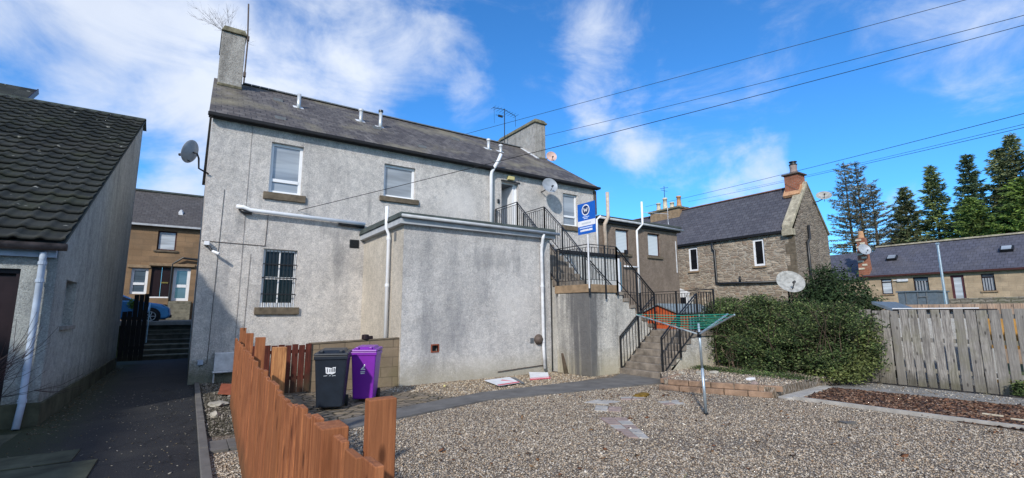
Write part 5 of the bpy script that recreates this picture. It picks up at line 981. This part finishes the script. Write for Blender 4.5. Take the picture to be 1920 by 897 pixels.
# ------------------------------------------------------------------ low block edging, rotary dryer, small things
LB = thing('low_block_wall', (9.2, 6.2, 0), 'two course edging wall of tan concrete blocks in front of the hedge bed', 'wall')
pa = [(8.66, 7.12), (8.98, 6.36), (9.32, 5.72), (9.70, 5.03)]
def along(pl, d):
    for a, b in zip(pl[:-1], pl[1:]):
        l = math.hypot(b[0]-a[0], b[1]-a[1])
        if d <= l: t = d/l; return (a[0]+(b[0]-a[0])*t, a[1]+(b[1]-a[1])*t)
        d -= l
    return pl[-1]
for cz, off, d0, n in ((.0, 0, 0, 5), (.115, .10, .14, 5)):
    for k in range(n):
        a = along(pa, d0+.44*k); b = along(pa, d0+.44*k+.425); m = MB(); m.bar((a[0]+off+.05, a[1], cz+.055), (b[0]+off+.05, b[1], cz+.055), .12, .108); m.build('block', 'block_tan', LB, .008)
for k in range(3): MB().bar((9.2+.43*k-.3, 7.18+.12*k, .165), (9.2+.43*k+.1, 7.25+.16*k, .165), .12, .10).build('block', 'block_tan', LB, .008)
RD = thing('rotary_clothes_dryer', (7.25, 5.0, 0), 'metal rotary clothes dryer with green lines standing in the gravel', 'clothes dryer')
MB().tube([(7.25, 5.0, 0), (7.24, 5.01, .75)], .024, 12).tube([(7.24, 5.01, .75), (7.23, 5.02, 1.50)], .020, 12).build('pole', 'galv', RD, 0, True)
hub = Vector((7.23, 5.02, 1.31)); MB().tube([hub-Vector((0, 0, .05)), hub+Vector((0, 0, .04))], .035, 12).build('hub', 'black_plastic', RD); MB().tube([(7.25, 5.0, -.01), (7.25, 5.0, .03)], .04, 12).build('ground_socket', 'black_plastic', RD)
cd = math.atan2(5.0, 7.25); tips = []
for da in (90, -30, -150):      # left of the line of sight, right-away, right-near
    t = cd+R(da); tip = Vector((7.23+1.03*math.cos(t), 5.02+1.03*math.sin(t), 1.645)); tips.append(tip); MB().bar(hub, tip, .022, .022).build('arm', 'galv', RD)
    MB().bar(Vector((7.235, 5.015, 1.05)), hub.lerp(tip, .3), .012, .012)
for j in range(6):
    fq = 1-.13*j; m = MB()
    for a in range(3):
        p = hub.lerp(tips[a], fq); q = hub.lerp(tips[(a+1) % 3], fq); mid = (p+q)/2-Vector((0, 0, .02)); m.tube([p, mid, q], .0036, 5)
    m.build('line', 'green_line', RD)
for i, (a, poly) in enumerate(zip((0, 1, 2, 3, 4), PAV)):
    lab = ['pinkish paver patch nearest the path in the gravel', 'small square paver patch between the other two in the gravel', 'longest strip of grey and pink pavers set in the gravel', 'half buried pavers near the moss clump', 'half buried grey slab near the clothes dryer'][i]
    t = thing('paver_patch', (*poly[0], 0), lab, 'paving', 'paver patches in the gravel'); c = [Vector((*p, 0)) for p in poly]
    nu_, nv_ = {2: (5, 2)}.get(i, (2, 2)); e0, e1 = (c[1]-c[0]), (c[3]-c[0]); 
    for a_ in range(nu_ if e1.length > e0.length else nv_):
        for b_ in range(nv_ if e1.length > e0.length else nu_):
            na, nb = (nu_, nv_) if e1.length > e0.length else (nv_, nu_)
            def pt(u, v_): return c[0].lerp(c[1], u).lerp(c[3].lerp(c[2], u), v_)
            u0_, u1_ = (b_+.03)/nb, (b_+.97)/nb; v0_, v1_ = (a_+.03)/na, (a_+.97)/na; zz = .012+random.uniform(-.002, .003)
            q = [pt(u0_, v0_), pt(u1_, v0_), pt(u1_, v1_), pt(u0_, v1_)]; MB().prismz([(p.x, p.y) for p in q], -.02, zz).build('paver', random.choice(['pink_stone', 'slab_grey', 'slab_grey']), t, .004)
def blob(name, c, s, mat, label, cat, sub=3, seed=0, amp=.25, group=None):
    import bmesh
    bm = bmesh.new(); bmesh.ops.create_icosphere(bm, subdivisions=sub, radius=1); rg = random.Random(seed); ph_ = [rg.uniform(0, 6) for _ in range(6)]
    for v_ in bm.verts:
        k_ = 1+amp*(math.sin(3*v_.co.x+ph_[0])*math.cos(2.5*v_.co.y+ph_[1])+.5*math.sin(7*v_.co.z+6*v_.co.x+ph_[2])); v_.co = Vector((v_.co.x*s[0]*k_, v_.co.y*s[1]*k_, v_.co.z*s[2]*k_))
    me = bpy.data.meshes.new(name); bm.to_mesh(me); bm.free(); o = bpy.data.objects.new(name, me); COL.objects.link(o); o.location = c; me.materials.append(MT[mat]); return tag(o, label, cat, group)
blob('moss_clump', (7.75, 6.80, .015), (.19, .13, .045), 'moss', 'rusty brown moss clump on the gravel before the steps', 'moss', seed=2)
blob('rubble_stone', (.58, 10.6, .05), (.14, .2, .05), 'rubble_pale', 'large pale lump of rubble below the clay tile beside the orange fence', 'stone', 2, 3)
blob('rubble_stone', (.49, 9.55, .04), (.08, .09, .06), 'rubble_pale', 'smaller white stone nearest the slab crossing beside the orange fence', 'stone', 2, 4)
o = MB().hexa([(.62, 11.75, .06), (.98, 11.55, .03), (1.02, 12.2, .16), (.70, 12.35, .18)], [(.62, 11.75, .08), (.98, 11.55, .05), (1.02, 12.2, .18), (.70, 12.35, .20)]).build('clay_tile', 'terracotta', bevel=.005); tag(o, 'broken terracotta tile lying in rubble by the meter box', 'tile')
o = MB().prismz([(1.9, 5.5), (1.98, 5.55), (1.95, 5.7), (1.85, 5.65)], .0, .03)
FS1 = thing('fallen_sign_board', (6.3, 9.95, 0), 'larger fallen white sign board with red edge lying on gravel by the extension', 'sign')
P_ = [(6.12, 10.5), (6.98, 10.42), (6.62, 9.32), (5.80, 9.28)]; P_ = [(6.12, 10.30), (6.95, 10.44), (6.62, 9.50), (5.95, 9.36)]
MB().prismz(P_, .045, .055).build('board', 'board_white', FS1)
def lerp2(a, b, t): return (a[0]+(b[0]-a[0])*t, a[1]+(b[1]-a[1])*t)
MB().prismz([P_[3], P_[2], lerp2(P_[2], P_[1], .13), lerp2(P_[3], P_[0], .13)], .056, .060).build('red_edge', 'board_red', FS1)
MB().prismz([(6.42, 10.02), (6.52, 10.12), (6.60, 9.72)], .056, .059).build('red_mark', 'board_red', FS1); MB().prismz([(7.02, 10.46), (7.1, 10.4), (6.75, 9.5), (6.67, 9.5)], .02, .04).build('backing_strip', 'lead', FS1)
FS2 = thing('fallen_sign_board', (7.75, 10.4, 0), 'smaller bent fallen sign board lying by the extension downpipe', 'sign')
MB().hexa([(7.28, 9.98, .03), (7.82, 9.90, .03), (8.22, 10.45, .07), (7.80, 10.75, .08)], [(7.28, 9.98, .036), (7.82, 9.90, .036), (8.22, 10.45, .076), (7.80, 10.75, .086)]).build('board', 'board_white', FS2); MB().hexa([(7.22, 9.92, .01), (7.83, 9.84, .01), (7.88, 9.96, .037), (7.32, 10.04, .037)], [(7.22, 9.92, .02), (7.83, 9.84, .02), (7.88, 9.96, .044), (7.32, 10.04, .044)]).build('red_edge', 'board_red', FS2)
blob('ball', (5.0, 10.2, .03), (.03, .03, .03), 'yellow', 'tiny yellow ball on the gravel below the extension wall', 'ball', 2, 1, 0)
o = MB().box(10.2, 10.42, 5.9, 6.0, .20, .25).build('paper_scrap', 'white_paint', bevel=.01); tag(o, 'white scrap lying under the hedge edge', 'litter')
blob('plastic_scrap', (9.75, 5.55, .22), (.10, .07, .04), 'pink_stone', 'pale pinkish scrap at the right foot of the hedge', 'litter', 2, 8)
o = MB().hexa([(8.3, 3.35, .01), (8.45, 3.28, .01), (8.5, 3.42, .01), (8.38, 3.5, .01)], [(8.3, 3.35, .03), (8.45, 3.28, .05), (8.5, 3.42, .02), (8.38, 3.5, .03)]).build('slate_shard', 'concrete_dark'); tag(o, 'dark slate shard lying on gravel near the bed edging', 'slate')
for i, (x, y, lab) in enumerate(((10.6, 1.9, 'right'), (10.75, 2.25, 'left'))):
    o = MB().box(x, x+.04, y-.12, y+.12, .03, .05).build('wood_splinter', 'pot_buff'); tag(o, f'pale wood splinter on the bark bed, {lab} one of two', 'wood', 'pale splinters on the bark bed')
for i, (x, y, s_) in enumerate(((9.95, 7.45, .1), (10.3, 7.2, .13), (10.65, 7.05, .1), (10.1, 7.0, .07))):
    blob('edging_rock', (x, y, .22), (s_, s_*.8, .05), 'rubble_pale', ['pale rock lying on the bed next to the clothes dryer pole', 'biggest pale rock behind the low block wall', 'pale rock closest to the hedge foot', 'smallest pale rock on the raised bed'][i], 'stone', 2, 20+i, .3, 'rocks on the raised bed')

# ------------------------------------------------------------------ foliage
def leaves(name, lobes, n, size, cols, mat, parent, shell=.45, flat=.5, seed=1, droop=0.):
    rg = np.random.default_rng(seed); L_ = np.array(lobes, float); vol = (L_[:, 3]*L_[:, 4]*L_[:, 5])**(2/3); idx = rg.choice(len(L_), n, p=vol/vol.sum())
    d = rg.normal(size=(n, 3)); d /= np.linalg.norm(d, axis=1)[:, None]; r_ = rg.uniform(0, 1, n)**shell
    bump_ = 1+.16*np.sin(d[:, 0]*7+L_[idx, 0]*3)*np.cos(d[:, 2]*6+L_[idx, 1]*5)+.08*np.sin(d[:, 1]*15)+rg.exponential(.05, n)
    P = L_[idx, :3]+d*L_[idx, 3:6]*(r_*bump_)[:, None]; P = P[P[:, 2] > .06+.0*P[:, 2]]; n = len(P); idx = idx[:n]
    a = rg.normal(size=(n, 3)); a[:, 2] *= flat; a[:, 2] -= droop; a /= np.linalg.norm(a, axis=1)[:, None]; b = np.cross(a, rg.normal(size=(n, 3))); b /= np.linalg.norm(b, axis=1)[:, None]
    s = size*rg.uniform(.55, 1.35, (n, 1)); V = np.stack([P-a*s, P+b*s*.38, P+a*s, P-b*s*.38], 1).reshape(-1, 3)
    cols = np.array(cols); cl = cols[rg.integers(0, len(cols), n)]*rg.uniform(.55, 1.3, (n, 1)); patch = .55+.7*(np.sin(P[:, 0]*3.1+1)*np.sin(P[:, 1]*2.7)*np.sin(P[:, 2]*4)+1)/2; cl = cl*patch[:, None]
    return fast(name, V, np.arange(4*n).reshape(-1, 4), mat, np.repeat(cl, 4, 0), parent)
GR = [(.075, .13, .035), (.05, .09, .027), (.11, .17, .05), (.035, .06, .022), (.20, .24, .09), (.028, .05, .02)]
HG = thing('hedge', (12.8, 6.8, .2), 'large sprawling green hedge between the staircase and the grey fence', 'hedge')
hl = [(12.7, 7.9, .9, .8, .7, .85), (12.9, 7.2, 1.1, .95, .8, .85), (12.9, 6.4, 1.05, .95, .8, .88), (13.0, 5.7, 1.0, .95, .75, .85), (13.2, 5.0, .95, .75, .65, .75), (12.5, 6.9, .6, .9, .9, .55), (12.6, 5.9, .6, .85, .8, .55), (12.6, 7.6, .7, .7, .7, .6),
      (13.4, 8.1, 1.2, .8, .7, .8), (13.7, 6.8, 1.2, .8, .9, .75), (12.75, 5.15, .45, .65, .5, .4), (12.45, 5.35, .3, .5, .4, .25), (11.95, 6.5, .3, .4, .6, .25), (12.95, 4.75, 1.35, .5, .3, .3), (13.3, 6.2, 1.65, .5, .9, .35), (12.9, 7.6, 1.6, .5, .5, .35)]
rgl = random.Random(4)
for k in range(110):
    q = rgl.choice(hl[:11]); a_, e_ = rgl.uniform(0, 6.28), rgl.uniform(-.2, 1.3); s_ = rgl.uniform(.14, .34)
    hl.append((q[0]+q[3]*math.cos(a_)*math.cos(e_)*1.02, q[1]+q[4]*math.sin(a_)*math.cos(e_)*1.02, q[2]+q[5]*math.sin(e_)*1.02, s_, s_*1.3, s_*rgl.uniform(.35, .8)))
leaves('foliage', hl, 120000, .031, GR, 'leafm', HG, .30, .5, 1, .3)
leaves('foliage', [(12.35, 5.1, .28, .55, .6, .22), (12.6, 4.75, .5, .45, .35, .35), (13.0, 4.65, .9, .4, .25, .5)], 3500, .04, [(.16, .20, .05), (.22, .25, .09), (.10, .13, .04)], 'leafm', HG, .4, .5, 4)
m = MB(); rgs = random.Random(21); spl = []
for k in range(70):
    q = rgs.choice(hl[:12]); a_ = rgs.uniform(0, 6.28); e_ = rgs.uniform(.1, 1.3); p = Vector((q[0]+q[3]*math.cos(a_)*math.cos(e_)*.9, q[1]+q[4]*math.sin(a_)*math.cos(e_)*.9, q[2]+q[5]*math.sin(e_)*.9)); d = Vector((math.cos(a_)*.8, math.sin(a_)*.8, .7)).normalized(); pts = [p.copy()]
    for j in range(6): d = (d+Vector((rgs.uniform(-.2, .2), rgs.uniform(-.2, .2), -.22))).normalized(); p = p+d*.085; pts.append(p.copy()); spl.append((p.x, p.y, p.z, .045, .045, .03))
    m.tube(pts, [.006, .005, .004, .004, .003, .002, .002], 4)
m.build('spray_twigs', 'bark', HG); leaves('spray_leaves', spl, 5200, .028, GR+[(.2, .26, .09)], 'leafm', HG, .6, .5, 15)
m = MB(); rgh = random.Random(9)
for k in range(60):
    x, y = rgh.uniform(12.0, 13.4), rgh.uniform(4.8, 8.2); p = Vector((x, y, .2)); d = Vector((rgh.uniform(-.5, .2), rgh.uniform(-.4, .4), 1)).normalized(); pts = [p.copy()]
    for q in range(6): d = (d+Vector((rgh.uniform(-.3, .2), rgh.uniform(-.3, .3), rgh.uniform(-.25, .15)))).normalized(); p = p+d*.31; pts.append(p.copy())
    m.tube(pts, [.012, .010, .009, .007, .005, .004, .003], 4)
m.build('stem', 'bark', HG)
BU = thing('bush', (16.2, 6.5, .2), 'dark rounded evergreen bush rising behind the hedge near the stone cottage', 'bush')
leaves('foliage', [(16.2, 6.4, 1.7, 1.1, .85, 1.25), (16.1, 7.2, 1.5, .9, .6, 1.0), (16.2, 5.8, 1.3, .8, .6, 1.0), (16.0, 6.7, 2.3, .6, .5, .75)], 22000, .05, [(.02, .045, .016), (.03, .06, .02), (.045, .08, .025)], 'leafm', BU, .35, .8, 2)
MB().tube([(16.2, 6.4, .1), (16.2, 6.4, 1.6)], [.07, .04], 8).build('trunk', 'bark', BU)
o = twigs('dead_stems', (11.9, 7.3, .2), 8, .3, .75, 'dry brown stems at the left foot of the hedge', 'plant', 'fence_tan', .006, (0, 0, 1), 1)
leaves_ = leaves('fence_weed', [(13.28, 2.35, .18, .10, .12, .17)], 700, .035, GR, 'leafm', None, .6, .5, 6); tag(leaves_, 'small green weed at the foot of the grey fence', 'weed')
wd_ = leaves('ground_weeds', [(x_, y_, .03, .22, .16, .04) for x_, y_ in ((4.0, 3.35), (3.6, 3.5), (4.3, 3.2), (5.2, 3.3), (3.3, 3.1), (8.9, 7.2), (10.0, 6.4), (10.6, 6.0), (5.9, 7.5))], 900, .013, [(.12, .2, .03), (.2, .3, .05)], 'leafm', None, .8, .6, 8); tag(wd_, kind='stuff')
ug = leaves('ground_ivy', [(11.3+.0*k, 5.4+.35*k, .22, .4, .3, .08) for k in range(8)], 5000, .025, GR, 'leafm', None, .6, .5, 9); tag(ug, kind='stuff')
pl = leaves('doorway_plant', [(-1.95, 24.9, 2.1, .18, .2, .22)], 500, .05, [(.2, .35, .05), (.12, .22, .04)], 'leafm', None, .6, .8, 3); tag(pl, 'bright green plant above the alley steps near the parked car', 'plant')

def conifer(x, y, zt, rad, label, cols, dens=1., seed=0, z0=1.8, lift=.15, low=.18, sparse=False, tops=((0, 0, 1),)):
    rg = np.random.default_rng(seed); t = thing('conifer', (x, y, z0), label, 'tree', 'conifers behind the cottage row'); hgt = zt-z0; m = MB(); Pq = []; A_ = []; S_ = []
    for (dx, dy, hf) in tops:
        tx, ty = x+dx, y+dy; hh = hgt*hf; n = 9; m.tube([(tx-dx*.8*(1-min(1, 2*q/n)), ty-dy*.8*(1-min(1, 2*q/n)), z0+hh*q/n) for q in range(n+1)], [.24*(1-q/n*.92) for q in range(n+1)], 7)
        z = low*hh; 
        while z < hh*.985:
            tt = z/hh; rl = rad*(1-tt)**.72*(.55+.45*min(1, (tt+.12)*3))+.12; nb = int((5+4*(1-tt))*dens+rg.uniform(0, 1)); a0_ = rg.uniform(0, 6.28)
            for k in range(nb):
                a = a0_+6.283*k/max(nb, 1)+rg.normal(0, .25); l = rl*(rg.uniform(.45, 1.15)+.25*max(0, math.sin(3*a+z*1.7+seed))); up = lift*(1 if tt > .5 else .3)+rg.normal(0, .10); p0 = np.array((tx, ty, z0+z)); dv = np.array((math.cos(a), math.sin(a), up)); ns = 6; pts = []
                for q in range(ns+1): s = l*q/ns; pts.append(p0+dv*s+np.array((0, 0, -.10*(s**1.6)/max(rad, .5)+(.18*(q/ns)**3 if lift > 0 else 0))))
                m.tube([tuple(p) for p in pts], [.035*(1-.8*q/ns)*(1-tt*.5) for q in range(ns+1)], 3, False); nq = int((12+l*22)*(1.5 if sparse else 1.6))
                for _ in range(nq):
                    u = rg.uniform(.12, 1.05)**.75; i = min(int(u*ns), ns-1); fr_ = u*ns-i; p = pts[i]*(1-fr_)+pts[i+1]*fr_; side = rg.normal(size=3); side[2] *= .45; wdt = .34*(1-.45*u)*(1-.4*tt)+.06
                    Pq.append(p+side*wdt*.52+np.array((0, 0, -.05))); A_.append(side*.9+dv*.8+np.array((0, 0, -.25))); S_.append(rg.uniform(.6, 1.2))
            z += rg.uniform(.22, .42)*(1.5 if sparse else 1)
    m.build('trunk', 'bark', t); Pq = np.array(Pq); A_ = np.array(A_); A_ /= np.linalg.norm(A_, axis=1)[:, None]; n = len(Pq); b = np.cross(A_, rg.normal(size=(n, 3))); b /= np.linalg.norm(b, axis=1)[:, None]
    s = (.21 if not sparse else .16)*np.array(S_)[:, None]; V = np.stack([Pq-A_*s, Pq+b*s*.21, Pq+A_*s, Pq-b*s*.21], 1).reshape(-1, 3); cols = np.array(cols); cl = cols[rg.integers(0, len(cols), n)]*rg.uniform(.6, 1.35, (n, 1))
    patch = .7+.6*(np.sin(Pq[:, 1]*1.9+seed)*np.sin(Pq[:, 2]*1.3+seed)+1)/2; fast('crown', V, np.arange(4*n).reshape(-1, 4), 'needles', np.repeat(np.clip(cl*patch[:, None]*2.4, 0, 1), 4, 0), t)
GN = [(.065, .08, .034), (.05, .065, .034), (.10, .105, .045)]; BRN = [(.085, .078, .052), (.06, .062, .042), (.11, .09, .065), (.05, .06, .035)]
conifer(60, 21.2, 18.4, 4.0, 'sparse brownish conifer with twin tops, leftmost of the trees', BRN, .85, 1, sparse=True, lift=.28, tops=((0, .5, 1), (0, -.6, .985), (0, -1.8, .8)))
conifer(60, 16.7, 14.2, 2.9, 'short dense pointed conifer just right of the sparse brown one', [(.05, .065, .03), (.075, .075, .035), (.035, .05, .02)], 1.3, 2)
conifer(61, 14.6, 16.2, 2.5, 'middle conifer with narrow ragged blue green top above yellowish lower boughs', [(.06, .085, .03), (.10, .12, .035), (.04, .06, .03)], 1.15, 3)
conifer(60, 11.6, 16.3, 2.6, 'tall conifer with wispy blue green spire, second from the big right group', [(.035, .055, .03), (.05, .07, .03), (.028, .045, .025)], 1.0, 4)
conifer(60, 8.6, 17.4, 2.9, 'broad dark green conifer with double top near the right edge', GN, 1.0, 5, tops=((0, 0, 1), (0, .9, .93)))
conifer(60, 6.3, 18.6, 2.9, 'tallest dark conifer, cut by the right edge of the photo', GN, 1.0, 6)
conifer(64, 13.2, 12.6, 3.4, 'lower bushy conifer filling the gap behind the middle trees', [(.07, .10, .025), (.05, .075, .02)], 1.3, 7)
conifer(63, 10.0, 12.8, 3.6, 'lower spreading green conifer between the two tall right ones', [(.06, .09, .02), (.04, .065, .02), (.09, .12, .03)], 1.4, 8)
conifer(63, 18.4, 10.4, 3.2, 'low brown green conifer between the sparse tree and the short dense one', BRN+[(.06, .07, .03)], 1.1, 9)
conifer(57, 8.0, 12.6, 4.0, 'low bright green conifer over the roof at the right', [(.08, .12, .02), (.05, .08, .02)], 1.4, 10)
conifer(57, 11.2, 11.6, 3.4, 'low rounded conifer over the roof skylights', [(.07, .10, .02), (.05, .08, .02)], 1.4, 12)
conifer(57, 5.0, 13.8, 4.0, 'low dark conifer at the far right over the roof end', GN, 1.3, 11)
conifer(62, 3.0, 19., 3.0, 'conifer just beyond the right edge', GN, 1.1, 13)

# ------------------------------------------------------------------ overhead wires
def wire(a, b, sag, label, r_=.009):
    a, b = Vector(a), Vector(b); pts = []
    for k in range(25): t = k/24; p = a.lerp(b, t); p.z -= sag*4*t*(1-t); pts.append(p)
    tag(MB().tube(pts, r_, 5).build('overhead_wire', 'wire'), label, 'wire', 'overhead wires')
def ext(a, b, k): a, b = Vector(a), Vector(b); return tuple(a+(b-a)*k)
wire((9.6, 19.5, 9.9), ext((9.6, 19.5, 9.9), (18, 2.98, 10.62), 1.25), .0, 'highest overhead wire, crossing above the right chimney', .009)
wire((13.5, 17.2, 10.1), ext((13.5, 17.2, 10.1), (18, 1.92, 9.6), 1.25), .10, 'middle overhead wire, ending at the right chimney', .009)
wire((2.3, FY-.02, 4.55), ext((2.3, FY-.02, 4.55), (18, 1.96, 9.32), 1.2), .10, 'overhead wire slanting down across the house front to the wall', .009)
wire((30, 25.0, 10.1), ext((30, 25.0, 10.1), (20, 2.49, 7.5), 1.2), .12, 'upper of the wires passing the brick chimney', .010)
wire((40, 28.05, 12.4), ext((40, 28.05, 12.4), (22, 2.79, 7.6), 1.15), .12, 'lower wire passing the brick chimney', .010)
wire((45, 25.9, 13.8), ext((45, 25.9, 13.8), (24, 3.0, 8.25), 1.15), .12, 'faint distant wire in front of the conifers', .009)
# unseen house block added past the left edge to shade the alley mouth
NB = thing('shade_house', (-10, 3, 0), 'plain unseen house added beyond the left edge to shade the alley', 'house')
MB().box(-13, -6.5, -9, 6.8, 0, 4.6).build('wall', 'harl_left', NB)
m = MB(); roofslab(m, [(-6.3, -9.2, 4.6), (-6.3, 7.0, 4.6), (-9.7, 7.0, 6.9), (-9.7, -9.2, 6.9)], .1); roofslab(m, [(-9.7, -9.2, 6.9), (-9.7, 7.0, 6.9), (-13.2, 7.0, 4.6), (-13.2, -9.2, 4.6)], .1); m.build('roof', 'slate_x', NB)
